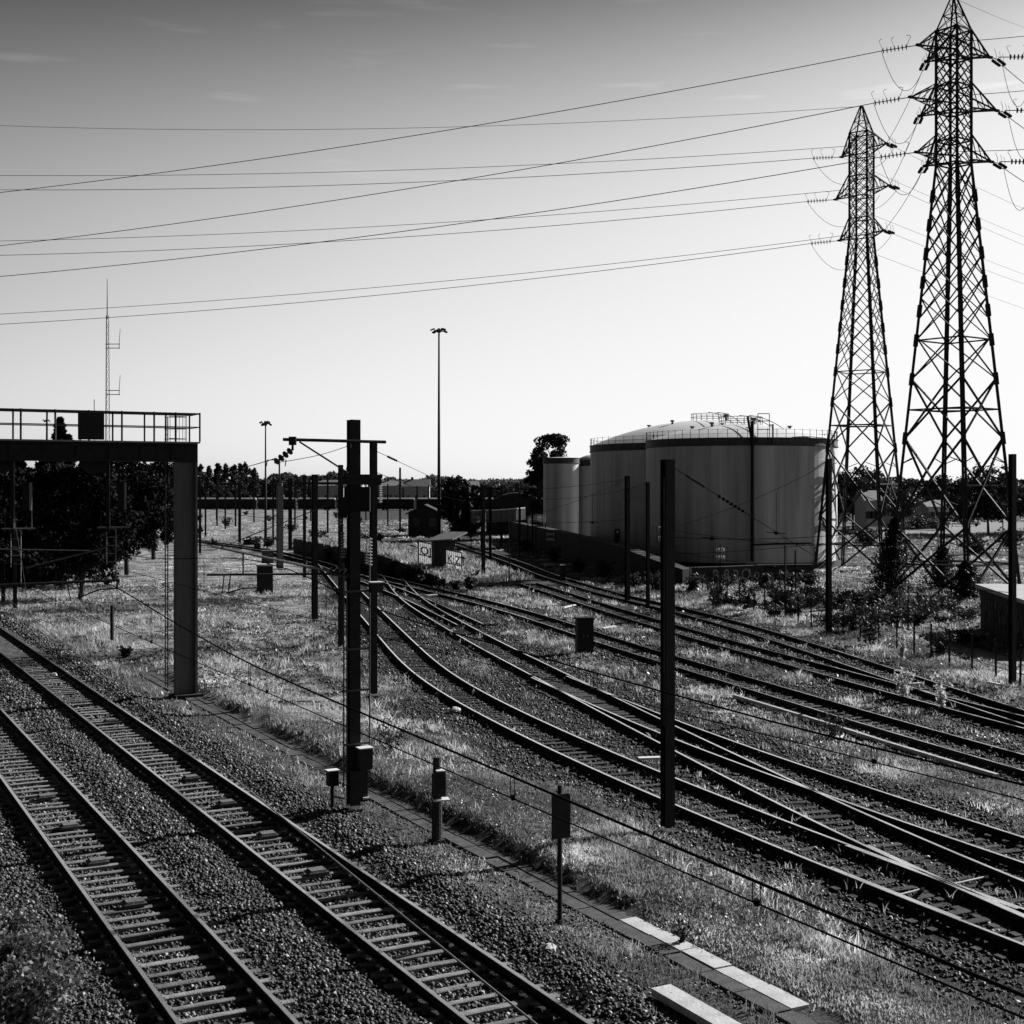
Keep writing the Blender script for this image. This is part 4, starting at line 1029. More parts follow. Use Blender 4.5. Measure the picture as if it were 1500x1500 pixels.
# pale repainted patch on the second tank
mb = MB(); pts = []
for x in np.linspace(897, 949, 7):
    k = (x - 750) / F; A2 = 1 + k * k; B2 = -2 * (k * c2.x + c2.y); C2 = c2.x ** 2 + c2.y ** 2 - 14.03 ** 2; y = (-B2 - math.sqrt(B2 * B2 - 4 * A2 * C2)) / (2 * A2); pts.append((k * y, y))
vs = []
for x, y in pts: vs += [(x, y, HC + (HY - 735) * y / F), (x, y, HC + (HY - 714) * y / F)]
mb.add(vs, [(2*i, 2*i+2, 2*i+3, 2*i+1) for i in range(6)]); mb.build('painted_patch', 'tank_patch', tk2)


def wall(name, pts, h, th, m, label, cat='wall'):
    P = [gp(x, y) for x, y in pts]; c = P[len(P)//2]; t = thing(name, label, cat, (c.x, c.y, 0)); mb = MB(); front = []; back = []
    for i, p in enumerate(P):
        d = (P[min(i+1, len(P)-1)] - P[max(i-1, 0)]).normalized(); n_ = Vector((-d.y, d.x, 0))
        if n_.y < 0: n_ = -n_
        front.append(p); back.append(p + n_ * th)
    hs = h if isinstance(h, (list, tuple)) else [h] * len(P); vs = []; fs = []
    for i in range(len(P)):
        for q, z in ((front[i], -.3), (front[i], hs[i]), (back[i], hs[i]), (back[i], -.3)): vs.append((q.x, q.y, z))
    for i in range(len(P) - 1):
        for j in range(4): fs.append((i*4+j, i*4+(j+1) % 4, (i+1)*4+(j+1) % 4, (i+1)*4+j))
    fs += [(3, 2, 1, 0), tuple(range(len(vs)-4, len(vs)))]
    mb.add(vs, fs); mb.build('body', m, t); return t, front
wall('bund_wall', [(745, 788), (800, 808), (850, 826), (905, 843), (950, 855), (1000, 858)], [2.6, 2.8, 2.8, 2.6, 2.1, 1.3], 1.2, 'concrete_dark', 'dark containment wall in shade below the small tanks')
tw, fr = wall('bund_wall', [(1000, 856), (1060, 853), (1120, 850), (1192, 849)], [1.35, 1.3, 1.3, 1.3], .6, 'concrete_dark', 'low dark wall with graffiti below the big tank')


def text(s, size, parent, org, ex, ez, m, name='graffiti', shear=0.0, off=(0, 0, 0), ext=.01):
    cu = bpy.data.curves.new('t', 'FONT'); cu.body = s; cu.size = size; cu.extrude = ext; cu.shear = shear; cu.offset = .012 * size
    o = bpy.data.objects.new('t', cu); COL.objects.link(o); bpy.context.view_layer.update()
    me = bpy.data.meshes.new_from_object(o.evaluated_get(bpy.context.evaluated_depsgraph_get())); bpy.data.objects.remove(o)
    ex = Vector(ex).normalized(); ez = Vector(ez).normalized(); en = ex.cross(ez)
    for v in me.vertices:
        q = Vector(org) + ex * v.co.x + ez * v.co.y + en * v.co.z - ORG[parent]; v.co = q
    me.materials.clear(); me.materials.append(M[m]); me.name = name
    return link(name, me, parent)


# lettering sprayed on the low wall
o0, o1 = fr[1], fr[2]; ex = (o1 - o0).normalized()
en = Vector((ex.y, -ex.x, 0))
for ch, x, ln in (('B', -1.2, .12), ('8', .0, .05), ('B', .9, -.12), ('Q', 1.9, .0), ('\\', 2.8, 0), ('o', 3.3, 0), ('T', 4.9, 0), ('o', 5.9, .1), ('n', 7.4, 0), ('h', 8.4, .1)):
    text(ch, 1.3, tw, o0 + ex * x + en * (.03 + .012 * max(0, x - 3) ** 1.5) + Vector((0, 0, .15)), ex + Vector((0, 0, ln)), Vector((0, 0, 1)) - ex * ln, 'graffiti')

# ------------------------------------------------------------------ lattice pylons
def string_(mb, a, b, r=.11, n=7): disc_string(mb, a, b, n, r, .03)
def pylon(cx, Y, alpha, tips, strings, label, zs=1.0):
    c = Vector(((cx - 750) * Y / F, Y, 0)); t = thing('lattice_pylon', label, 'pylon', (c.x, c.y, 0), 'lattice pylons')
    def half(z):
        if z < 31.5: return 4.75 + (1.25 - 4.75) * z / 31.5
        return 1.25 if z < 41.3 else max(.12, 1.25 * (1 - (z - 41.3) / 2.6))
    def lg(k, z): a_ = alpha + k * math.pi / 2; h = half(z); return c + Vector((math.cos(a_) * h, math.sin(a_) * h, z * zs))
    for k in range(4):
        mb = MB()
        for z0, z1 in ((-.2, 31.5), (31.5, 41.3), (41.3, 43.9)):
            w = .26 if z1 < 32 else .17 if z1 < 42 else .11
            if z0 < 0:
                d_ = (c - lg(k, 0)); d_.z = 0; d_.normalize(); e = Vector((-d_.y, d_.x, 0))
                for s in (-1, 1): mb.bar(lg(k, 0) - Vector((0, 0, .2)) + e * s * .11, lg(k, z1) + e * s * .06, .13, .15)
                for z in np.arange(.5, 31, 1.05): mb.bar(lg(k, z) - e * .1, lg(k, z) + e * .1, .05, .09)
            else: mb.bar(lg(k, z0), lg(k, z1), w)
        for z in (5, 11.45, 15.8, 18.65, 20.8, 22.9, 25, 27.1, 29.2): mb.bar(lg(k, z - .45), lg(k, z + .45), .32, .28)
        mb.build('leg', 'pylon', t)
    mb = MB()
    def X(z0, z1, w): 
        for k in range(4): mb.bar(lg(k, z0), lg(k+1, z1), w * .85); mb.bar(lg(k+1, z0), lg(k, z1), w * .85)
    def ring(z, w, inner=False):
        for k in range(4): mb.bar(lg(k, z), lg(k+1, z), w)
        if inner:
            m_ = [(lg(k, z) + lg(k+1, z)) / 2 for k in range(4)]
            for k in range(4): mb.bar(m_[k], m_[(k+1) % 4], w)
    X(0, 5, .17); X(5, 11.45, .16); X(11.45, 15.8, .14); X(15.8, 18.9, .1)
    for z in (2.3, 8.0, 13.55): ring(z, .1, True)
    ring(18.65, .1)
    for z, dz in ((3.6, 1.0), (6.4, 1.2), (9.6, 1.2)):     # short redundant members from legs to the diagonals
        for k in range(4):
            a_, b_ = lg(k, z), lg(k+1, z); mb.bar(a_, a_.lerp(b_, .22) + Vector((0, 0, dz * .35)), .06); mb.bar(b_, b_.lerp(a_, .22) + Vector((0, 0, dz * .35)), .06)
    z = 18.65
    while z < 31.0: X(z, min(z + 3.1, 31.6), .085); z += 1.55
    z = 31.5
    while z < 41.2: X(z, min(z + 1.63, 41.3), .075); z += .82
    for z in (31.5, 33.2, 35.3, 37.2, 39.2, 41.3): ring(z, .1)
    X(41.3, 42.4, .05); X(42.4, 43.3, .04); ring(42.4, .05)
    mb.build('bracing', 'pylon', t)
    for lev, (zt_, lst) in enumerate(tips):
        for tx, ty in lst:
            tip = c + Vector((tx, ty, zt_)); ks = sorted(range(4), key=lambda k: (lg(k, zt_) - tip).length)[:2]; mb = MB()
            for k in ks:
                a_, b_ = lg(k, zt_ / zs - .1), lg(k, zt_ / zs + 1.75); mb.bar(a_, tip, .1); mb.bar(b_, tip, .1)
                for f0, f1 in ((0, .3), (.3, .55), (.55, .78)): mb.bar(a_.lerp(tip, f1), b_.lerp(tip, f0), .05)
            a0, a1 = lg(ks[0], zt_ / zs - .1), lg(ks[1], zt_ / zs - .1)
            for f in (.3, .6): mb.bar(a0.lerp(tip, f), a1.lerp(tip, f), .06)
            mb.bar(a0, a1.lerp(tip, .3), .05); mb.bar(a1.lerp(tip, .3), a0.lerp(tip, .6), .05)
            mb.bar(tip - Vector((.18, .1, 0)), tip + Vector((.18, .1, 0)), .22, .16); mb.build('cross_arm', 'pylon', t)
    for a, b, double in strings:
        d = (b - a); s0 = a + d * .28; sdv = d.cross(Vector((0, 0, 1))).normalized() * .2
        for off in ([sdv, -sdv] if double else [sdv * 0]):
            mb = MB(); string_(mb, s0 + off, b + off, .12 if double else .21, 7); mb.tube([a, s0 + off], .035, 5)
            if double: mb.tube([b + off, b + d.normalized() * .25], .035, 5)
            mb.build('insulator_string', 'insul_dark', t)
        dn = d.normalized(); sd = dn.cross(Vector((0, 0, 1))).normalized(); mb = MB()
        for f in (0.05, .5, .95):
            q = s0.lerp(b, f); mb.tube(spline([q, q + Vector((0, 0, .35)) + dn * .1 * (1 if f > .4 else -1) + sd * .1, q + Vector((0, 0, .75)) + dn * .25 * (1 if f > .4 else -1), q + Vector((0, 0, .85)) + dn * .05], .1), .018, 4)
        mb.build('arcing_horn', 'pylon', t)
    return t, c, lg


N1 = Vector(((1397 - 750) * 100 / F, 100, 0)); N2 = Vector(((1262 - 750) * 133 / F, 133, 0))
n1t = [(39.67, [(-3.1, -1.8), (-1.35, 2.0), (3.0, 1.0)]), (35.73, [(-3.85, -2.5), (-1.7, 2.5), (3.5, 1.0)]), (31.94, [(-3.25, -1.9), (-1.35, 2.3), (3.1, 1.0)])]
n2t = [(40.7, [(-1.3, 2.7), (1.7, -2.7)]), (36.6, [(-1.75, 3.3), (1.85, -3.1)]), (32.4, [(-1.5, 2.7), (1.45, -2.7)])]
def tip(c, tl, l, i): return c + Vector((tl[l][1][i][0], tl[l][1][i][1], tl[l][0]))
S1, S2, LINES, JUMP1, JUMP2 = [], [], [], [], []
ya = ((282, 0), (360, 0), (405, 0)); names = ('top', 'middle', 'lowest')
for l in range(3):
    a = tip(N1, n1t, l, 0); e = at(0, ya[l][0], 116); d = (e - a).normalized(); b = a + d * 2.6; S1.append((a, b, 0))
    LINES.append((b, e, .75, 1.35, 'power line sweeping left from the near pylon, %s of three' % names[l], .03))
    a2 = tip(N1, n1t, l, 1); e2 = tip(N2, n2t, l, 1); d2 = (e2 - a2).normalized(); b2 = a2 + d2 * 2.3; S1.append((a2, b2, 1))
    LINES.append((b2, e2 - d2 * .3, .3, 1, 'line slanting between the two pylons, %s of three' % names[l], .022))
    JUMP1.append((b, b2, 2.2))
    a3 = tip(N1, n1t, l, 2); e3 = a3 + Vector((18, -1.5, -.3)); d3 = (e3 - a3).normalized(); b3 = a3 + d3 * 3.3; S1.append((a3 + d3 * .6, b3, 0))
    LINES.append((b3, e3, .1, 1.5, 'power line leaving the near pylon level to the right, %s of three' % names[l], .03))
    e4 = at(1560, (155, 215, 290)[l] + 8, 118); a4 = a3 + Vector((.2, .1, 0)); d4 = (e4 - a4).normalized(); b4 = a4 + d4 * 2.6; S1.append((a4, b4, 1))
    LINES.append((b4, e4, .2, 1.6, 'power line leaving the near pylon falling to the right, %s of three' % names[l], .028))
    JUMP1.append((b3, b4, 3.4))
    # far pylon
    a5 = tip(N2, n2t, l, 0); e5 = at(0, (278, 374, 475)[l], 150); d5 = (e5 - a5).normalized(); b5 = a5 + d5 * 2.8; S2.append((a5, b5, 0))
    LINES.append((b5, e5, .9, 1.3, 'lower line of each left-running pair from the far pylon, %s pair' % names[l], .03))
    a6 = tip(N2, n2t, l, 1); e6 = at(0, (257, 353, 460)[l], 138)
    LINES.append((a6 + (e6 - a6).normalized() * .4, e6, .9, 1.3, 'upper line of each left-running pair from the far pylon, %s pair' % names[l], .025))
    e7 = at(1500, (306, 359, 416)[l], 175); d7 = (e7 - a6).normalized(); b7 = a6 + d7 * 2.4; S2.append((a6, b7, 1))
    LINES.append((b7, e7, .1, 1.4, 'thin line falling right from the far pylon near arm, %s of three' % names[l], .016))
    e8 = at(1500, (347, 402, 452)[l], 190); LINES.append((a5 + (e8 - a5).normalized() * .4, e8, .1, 1.4, 'thin line falling right from the far pylon rear arm, %s of three' % names[l], .016))
    JUMP2.append((b5, a6 + Vector((-.5, 1.5, -.6)), 2.8)); JUMP2.append((b7, b7.lerp(a5, .8), 1.6))
    e9 = at(1500, (53, 133, 219)[l], 108); a9 = at(1405, (61, 140, 222)[l], 101.2)
    LINES.append((a9, e9, .02, 1.5, 'line passing right behind the near pylon body, %s of three' % names[l], .025))
LINES.append((N2 + Vector((0, 0, 43.9 * 1.025)), at(0, 184, 150), 1.2, 1.3, 'earth line running left from the peak of the far pylon', .022))
LINES.append((N1 + Vector((0, 0, 43.7)), at(1500, 40, 190), .1, 1.4, 'thin earth line falling right from the peak of the near pylon', .014))
ty1, cN1, lg1 = pylon(1397, 100, R(-7), n1t, S1, 'taller looking lattice pylon at the right, its top touching the upper edge')
ty2, cN2, lg2 = pylon(1262, 133, R(9), n2t, S2, 'smaller looking lattice pylon standing behind the big tank', 1.025)
for a, b, s, t1_, lab, r in LINES: wire_thing('power_line', sag(a, b, s, 26, t1_), r, lab, 'power line', 'high voltage lines', 'wire' if r > .02 else 'wire_thin')
for J, ty_ in ((JUMP1, ty1), (JUMP2, ty2)):
    for a, b, s in J: mb = MB(); mb.tube(sag(a, b, s, 16), .02, 5); mb.build('jumper_cable', 'wire', ty_)
# ivy on the left leg and foot of the near pylon
for k, z1, n_, lab in ((2, 5.6, 7000, 'dark ivy climbing the left leg of the near pylon'), (3, 2.6, 3800, 'dark ivy climbing the front leg of the near pylon'), (1, 3.4, 3600, 'dark ivy climbing the rear leg of the near pylon')):
    f = rng.random(n_); A0 = np.array(lg1(k, 0)); A1 = np.array(lg1(k, z1)); C = A0 + (A1 - A0) * f[:, None] + rng.normal(size=(n_, 3)) * (.8 * (1.1 - f * .95))[:, None] * np.array([1, 1, .4])
    props(leaves('ivy', C, .12, 'leaf', rng.uniform(.4, 1.1, n_)), lab, 'ivy', 'ivy on the near pylon')

# ------------------------------------------------------------------ wire fence on the right
PF = spline([gp(x, y) for x, y in ((1010, 858), (1034, 866), (1063, 884), (1105, 893), (1191, 918), (1305, 947), (1392, 975), (1461, 995), (1600, 1040))], .5)
tf = thing('wire_fence', 'wire fence with thin dark posts along the farthest yard track', 'fence', PF[len(PF)//2]); pts = arc(PF, 2.15)
for i, (p, d) in enumerate(pts):
    mb = MB(); mb.bar(p - Vector((0, 0, .2)), p + Vector((random.uniform(-.05, .05), 0, 1.62)), .07); mb.build('post', 'steel_dark', tf)
mb = MB()
for z in (.5, 1.05, 1.55): mb.tube([p + Vector((0, 0, z)) for p, d in pts], .012, 4)
mb.build('strand', 'wire_thin', tf)

# ------------------------------------------------------------------ concrete hut on the right
c0 = gp(1436, 920); t = thing('concrete_hut', 'flat roofed concrete hut with faded graffiti at the right edge', 'hut', (c0.x, c0.y, 0))
ang = math.atan2(-10.2, -1.3); ed = Vector((math.cos(ang), math.sin(ang), 0)); en = Vector((-ed.y, ed.x, 0))
pl = [(c0 + ed * a_ + en * b_) for a_, b_ in ((0, 0), (11, 0), (11, 6), (0, 6))]
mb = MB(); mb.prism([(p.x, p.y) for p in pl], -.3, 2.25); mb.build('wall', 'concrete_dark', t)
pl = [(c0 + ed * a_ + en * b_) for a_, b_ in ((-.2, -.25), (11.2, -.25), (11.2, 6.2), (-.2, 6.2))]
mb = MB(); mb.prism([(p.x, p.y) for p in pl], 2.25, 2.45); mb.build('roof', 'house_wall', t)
for k in range(9):
    mb = MB(); s0 = 1.2 + k * 1.05; P = [c0 + ed * (s0 + .45 * math.sin(u * 2.1 + k)) - en * .03 + Vector((0, 0, .5 + 1.3 * u)) for u in np.linspace(0, 1, 7)]
    for i in range(6): mb.bar(P[i], P[i+1], .09, .03)
    mb.build('graffiti', 'graffiti', t)

# ------------------------------------------------------------------ platform with hut and lattice gates
PB = [gp(x, y) for x, y in ((430, 810), (470, 820), (555, 838), (600, 848), (640, 857), (664, 861))]
t = thing('loading_bank', 'long low overgrown loading bank with a dark shaded side', 'loading bank', PB[2]); fp = []
for i, p in enumerate(PB):
    d = (PB[min(i+1, 5)] - PB[max(i-1, 0)]).normalized(); n_ = Vector((-d.y, d.x, 0)); n_ = n_ if n_.y > 0 else -n_; fp.append((p, p + n_ * 7))
vs, fs, hbs = [], [], []
for a_, b_ in fp:
    hb = (1.75, 1.75, 1.6, 1.2, .7, .1)[len(hbs)]; hbs.append(hb)
    for q, z in ((a_, -.3), (a_, hb), (b_, hb), (b_ + (b_ - a_).normalized() * 3, -.2)): vs.append((q.x, q.y, z))
for i in range(5):
    for j in range(4): fs.append((i*4+j, i*4+(j+1) % 4, (i+1)*4+(j+1) % 4, (i+1)*4+j))
fs += [(3, 2, 1, 0), (20, 21, 22, 23)]
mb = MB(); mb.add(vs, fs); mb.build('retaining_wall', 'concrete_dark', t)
mb = MB(); vs = []
for (a_, b_), hb in zip(fp, hbs): vs += [(a_.x, a_.y, hb + .005), ((b_).x, b_.y, hb + .005)]
mb.add(vs, [(2*i, 2*i+2, 2*i+3, 2*i+1) for i in range(5)]); mb.build('turf', 'timber', t).data.materials[0] = M['ground']
gx_, gy_ = [], []
for i in range(1500):
    k_ = random.randrange(5); u, v = random.random(), random.random(); a_ = fp[k_][0].lerp(fp[k_+1][0], u); b_ = fp[k_][1].lerp(fp[k_+1][1], u); p = a_.lerp(b_, v); gx_.append(p.x); gy_.append(p.y)
gx_, gy_ = np.array(gx_), np.array(gy_); grass('grass', gx_, gy_, rng.uniform(.15, .5, 1500), np.full(1500, .4), 7, rng.uniform(.6, 1.2, 1500), z=np.interp(gy_, [108, 112, 118, 126], [.3, .75, 1.25, 1.65]) - .02)

kY = 116; kc = at(648, 838, kY); t = thing('signal_hut', 'narrow dark hut with an overhanging flat roof between bright gates', 'hut', (kc.x, kc.y, .1))
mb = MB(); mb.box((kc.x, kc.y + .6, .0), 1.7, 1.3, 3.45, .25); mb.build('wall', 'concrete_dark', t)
mb = MB(); mb.prism([(kc.x - 1.4, kc.y - .5), (kc.x + .9, kc.y - .9), (kc.x + 2.1, kc.y + 1.0), (kc.x + .2, kc.y + 1.9)], lambda x, y: 3.5 + .1 * (x - kc.x) + .22 * (y - kc.y), lambda x, y: 3.62 + .1 * (x - kc.x) + .22 * (y - kc.y)); mb.build('roof', 'concrete', t)
mb = MB(); mb.box((kc.x - .25, kc.y - .09, .1), .5, .05, 2.3, .25); mb.build('door', 'steel_dark', t)
for x0, x1, yt, yb, s, lab in ((613, 637, 793, 829, 'OJI', 'bright translucent gate with dark spray letters left of the hut'), (653, 676, 805, 842, 'K:ZT', 'bright translucent gate with dark spray letters right of the hut')):
    Yk = kY + (1.4 if x0 < 630 else -.4); a_, b_ = at(x0, yb, Yk), at(x1, yb + 5, Yk - 1.0 + (.9 if x0 < 630 else 0)); H = (yb - yt) * Yk / F; t = thing('slatted_gate', lab, 'gate', (a_.x, a_.y, a_.z), 'bright gates beside the hut')
    e = (b_ - a_); L_ = e.length; e.normalize(); mb = MB()
    for z in (0, H * .48, H): mb.bar(a_ + Vector((0, 0, z)), b_ + Vector((0, 0, z)), .06, .09)
    for u in (0, 1): mb.bar(a_.lerp(b_, u), a_.lerp(b_, u) + Vector((0, 0, H)), .09)
    mb.bar(Vector((a_.x, a_.y, -.1)), a_, .09); mb.bar(Vector((b_.x, b_.y, -.1)), b_, .09)
    mb.build('frame', 'steel_dark', t)
    for u in np.linspace(.06, .94, 8):
        mb = MB(); mb.bar(a_.lerp(b_, u) + Vector((0, .06, .05)), a_.lerp(b_, u) + Vector((0, .06, H - .03)), L_ / 8 * .6, .01, up=(0, 1, 0)); mb.build('slat', 'translucent', t)
    text(s, .95, t, a_ + e * .15 + Vector((0, -.05, H * .52)), e, (0, 0, 1), 'graffiti_dark', ext=.005)

# pitched shed behind the hut
def shed(x0, x1, yb, ye, yr, label, name='shed', wallm='shed', roofm='shed', depth=8, chim=False, wins=0):
    Y = F * HC / (yb - HY); xa, xb = (x0 - 750) * Y / F, (x1 - 750) * Y / F; he = HC + (HY - ye) * Y / F; hr = HC + (HY - yr) * Y / F
    t = thing(name, label, 'house' if name == 'house' else 'shed', ((xa + xb) / 2, Y, 0)); mb = MB(); xm = (xa + xb) / 2
    vs = []
    for y in (Y, Y + depth): vs += [(xa, y, -.3), (xb, y, -.3), (xb, y, he), (xm, y, hr), (xa, y, he)]
    if name == 'house':   # ridge along x
        vs = []
        for x in (xa, xb): vs += [(x, Y, -.3), (x, Y + depth, -.3), (x, Y + depth, he), (x, Y + depth / 2, hr), (x, Y, he)]
    mb.add(vs, [(0, 1, 2, 3, 4), (9, 8, 7, 6, 5), (0, 5, 6, 1), (1, 6, 7, 2), (4, 9, 5, 0)]); mb.build('wall', wallm, t)
    mb = MB()
    if name == 'house':
        mb.bar((xa - .3, Y - .3, he - .1), (xa - .3, Y + depth / 2, hr + .1), .01, .01)
        vs = [(xa - .4, Y - .4, he - .1), (xb + .4, Y - .4, he - .1), (xb + .4, Y + depth / 2, hr + .1), (xa - .4, Y + depth / 2, hr + .1), (xa - .4, Y + depth + .4, he - .1), (xb + .4, Y + depth + .4, he - .1)]
        v2 = [(x, y, z + .2) for x, y, z in vs]; mb.add(vs + v2, [(6, 7, 8, 9), (9, 8, 11, 10), (3, 2, 1, 0), (4, 5, 2, 3), (0, 1, 7, 6), (5, 4, 10, 11), (1, 2, 8, 7), (2, 5, 11, 8), (3, 0, 6, 9), (4, 3, 9, 10)])
    else:
        vs = []
        for y in (Y - .3, Y + depth + .3): vs += [(xa - .4, y, he - .2), (xm, y, hr), (xb + .4, y, he - .2), (xb + .4, y, he), (xm, y, hr + .22), (xa - .4, y, he)]
        mb.add(vs, [(0, 1, 2, 3, 4, 5)[::-1], (6, 7, 8, 9, 10, 11)] + [(i, (i+1) % 6, 6 + (i+1) % 6, 6 + i) for i in range(6)])
    rf = mb.build('roof', roofm, t)
    if chim: mb = MB(); mb.box((xa + (xb - xa) * .3, Y + depth / 2, hr - .3), .9, .7, 1.4); mb.build('chimney', 'shed', rf)
    for i in range(wins):
        u = xa + (xb - xa) * (i + .5) / wins; mb = MB(); mb.box((u, Y - .02, he * .45), 1.1, .06, 1.3); mb.build('window', 'glass_dark', t)
    return t
shed(598, 645, 786, 752, 741, 'dark pitched roof shed behind the graffiti hut', wins=2)
for row in ((455, 500, 745, 712, 704, 'pale roofed long house seen left of the switch gear mast'), (560, 585, 745, 712, 705, 'small pale house right of the switch gear mast'), (592, 628, 745, 713, 703, 'pale house left of the tall lamp mast'),
            (672, 700, 745, 713, 706, 'pale house right of the tall lamp mast'), (1304, 1338, 772, 738, 728, 'pale roofed house between the two pylons'), (1360, 1390, 774, 743, 735, 'low pale house seen through the near pylon legs'), (1269, 1291, 781, 734, 721, 'small bright roofed house seen through the far pylon legs'), (505, 530, 745, 711, 703, 'house behind the switch gear mast')):
    shed(*row, name='house', wallm='house_wall', roofm='roof_pale', chim=True, wins=3)
# tall pale gable beside the big tank
shed(1226, 1246, 765, 722, 716, 'tall pale gabled building just right of the big tank', name='building', wallm='house_wall', roofm='roof_pale', depth=14, wins=2)
# curved dark shed left of the small tanks
Yh = 230; xa, xb = (712 - 750) * Yh / F, (800 - 750) * Yh / F; t = thing('curved_shed', 'dark shed with a low curved roof left of the small tanks', 'shed', ((xa + xb) / 2, Yh, 0)); mb = MB(); pr = []
for a_ in np.linspace(0, math.pi, 13): pr.append(((xa + xb) / 2 - math.cos(a_) * (xb - xa) / 2, 3.6 + 3.4 * math.sin(a_)))
o_ = [(xa, -.3)] + pr + [(xb, -.3)]; n_ = len(o_)
vs = [(x, Yh, z) for x, z in o_] + [(x, Yh + 18, z) for x, z in o_]
mb.add(vs, [tuple(range(n_ - 1, -1, -1)), tuple(range(n_, 2 * n_))] + [(i, (i+1) % n_, n_ + (i+1) % n_, n_ + i) for i in range(n_)]); mb.build('shell', 'shed', t)
mb = MB(); mb.box(((xa + xb) / 2 - 1, Yh - .03, 0), 3, .06, 3); mb.build('door', 'steel_dark', t)
# pale palings
def paling(pts, h, lab, n):
    P = [at(*p) for p in pts]; t = thing('paling_fence', lab, 'fence', P[0], 'pale paling fences'); mb = MB()
    for i in range(len(P) - 1): mb.bar(P[i] + Vector((0, 0, h)), P[i+1] + Vector((0, 0, h)), .1, .12)
    mb.build('top_rail', 'galv_bright', t); mb = MB()
    for i in range(n + 1):
        f = i / n * (len(P) - 1); k_ = min(int(f), len(P) - 2); p = P[k_].lerp(P[k_+1], f - k_); mb.bar(p, p + Vector((0, 0, h)), .13, .03)
    mb.build('palings', 'translucent', t)
    for i in range(0, n + 1, 8):
        f = i / n * (len(P) - 1); k_ = min(int(f), len(P) - 2); p = P[k_].lerp(P[k_+1], f - k_); mb = MB(); mb.bar(Vector((p.x, p.y + .1, -.2)), p + Vector((0, .1, h)), .12); mb.build('post', 'steel_dark', t)
paling([(690, 766, 175), (730, 765, 178), (769, 761, 185)], 1.6, 'pale paling fence behind the hut masts', 44); paling([(773, 768, 172), (785, 764, 172), (799, 765, 172)], .9, 'short pale paling at the foot of the leftmost small tank', 16)
paling([(1272, 793, 195), (1292, 793, 195), (1311, 795, 195)], 2.1, 'corrugated paling fence seen through the far pylon', 24)

# ------------------------------------------------------------------ goods wagons on the far siding
Yw = 470
def wagon(x0, label, first=[None]):
    t = thing('goods_wagon', label, 'wagon', (x0, Yw, 0), 'goods wagons on the far siding'); L_ = 12.6
    mb = MB(); mb.box((x0, Yw, 1.0), L_, 2.8, 2.9); mb.build('body', 'cabinet', t)
    mb = MB(); pr = [(1.42 * math.cos(a_), 3.9 + .55 * math.sin(a_)) for a_ in np.linspace(0, math.pi, 9)]
    vs = [(x0 - L_/2, Yw + y, z) for y, z in pr] + [(x0 + L_/2, Yw + y, z) for y, z in pr]; n_ = len(pr)
    mb.add(vs, [tuple(range(n_)), tuple(range(2*n_-1, n_-1, -1))] + [(i, n_ + i, n_ + i + 1, i + 1) for i in range(n_ - 1)]); mb.build('roof', 'roof_pale', t)
    for s in (-4.2, -3, 3, 4.2):
        mb = MB(); mb.lathe([(.46, -.06), (.46, .06)], (x0 + s, Yw - .75, .5), 12, (0, 1, 0)); mb.build('wheel', 'rail_rust', t)
    mb = MB(); mb.box((x0, Yw, .6), L_ + .6, .5, .42); mb.build('underframe', 'rail_rust', t)
nth = ['leftmost', 'second from the left', 'third from the left', 'fourth from the left', 'fifth from the left', 'middle', 'fifth from the right', 'fourth from the right', 'third from the right', 'second from the right', 'rightmost']
for i in range(11): wagon((-108 + i * 13.6), 'dark goods wagon on the far siding, %s of eleven' % nth[i])

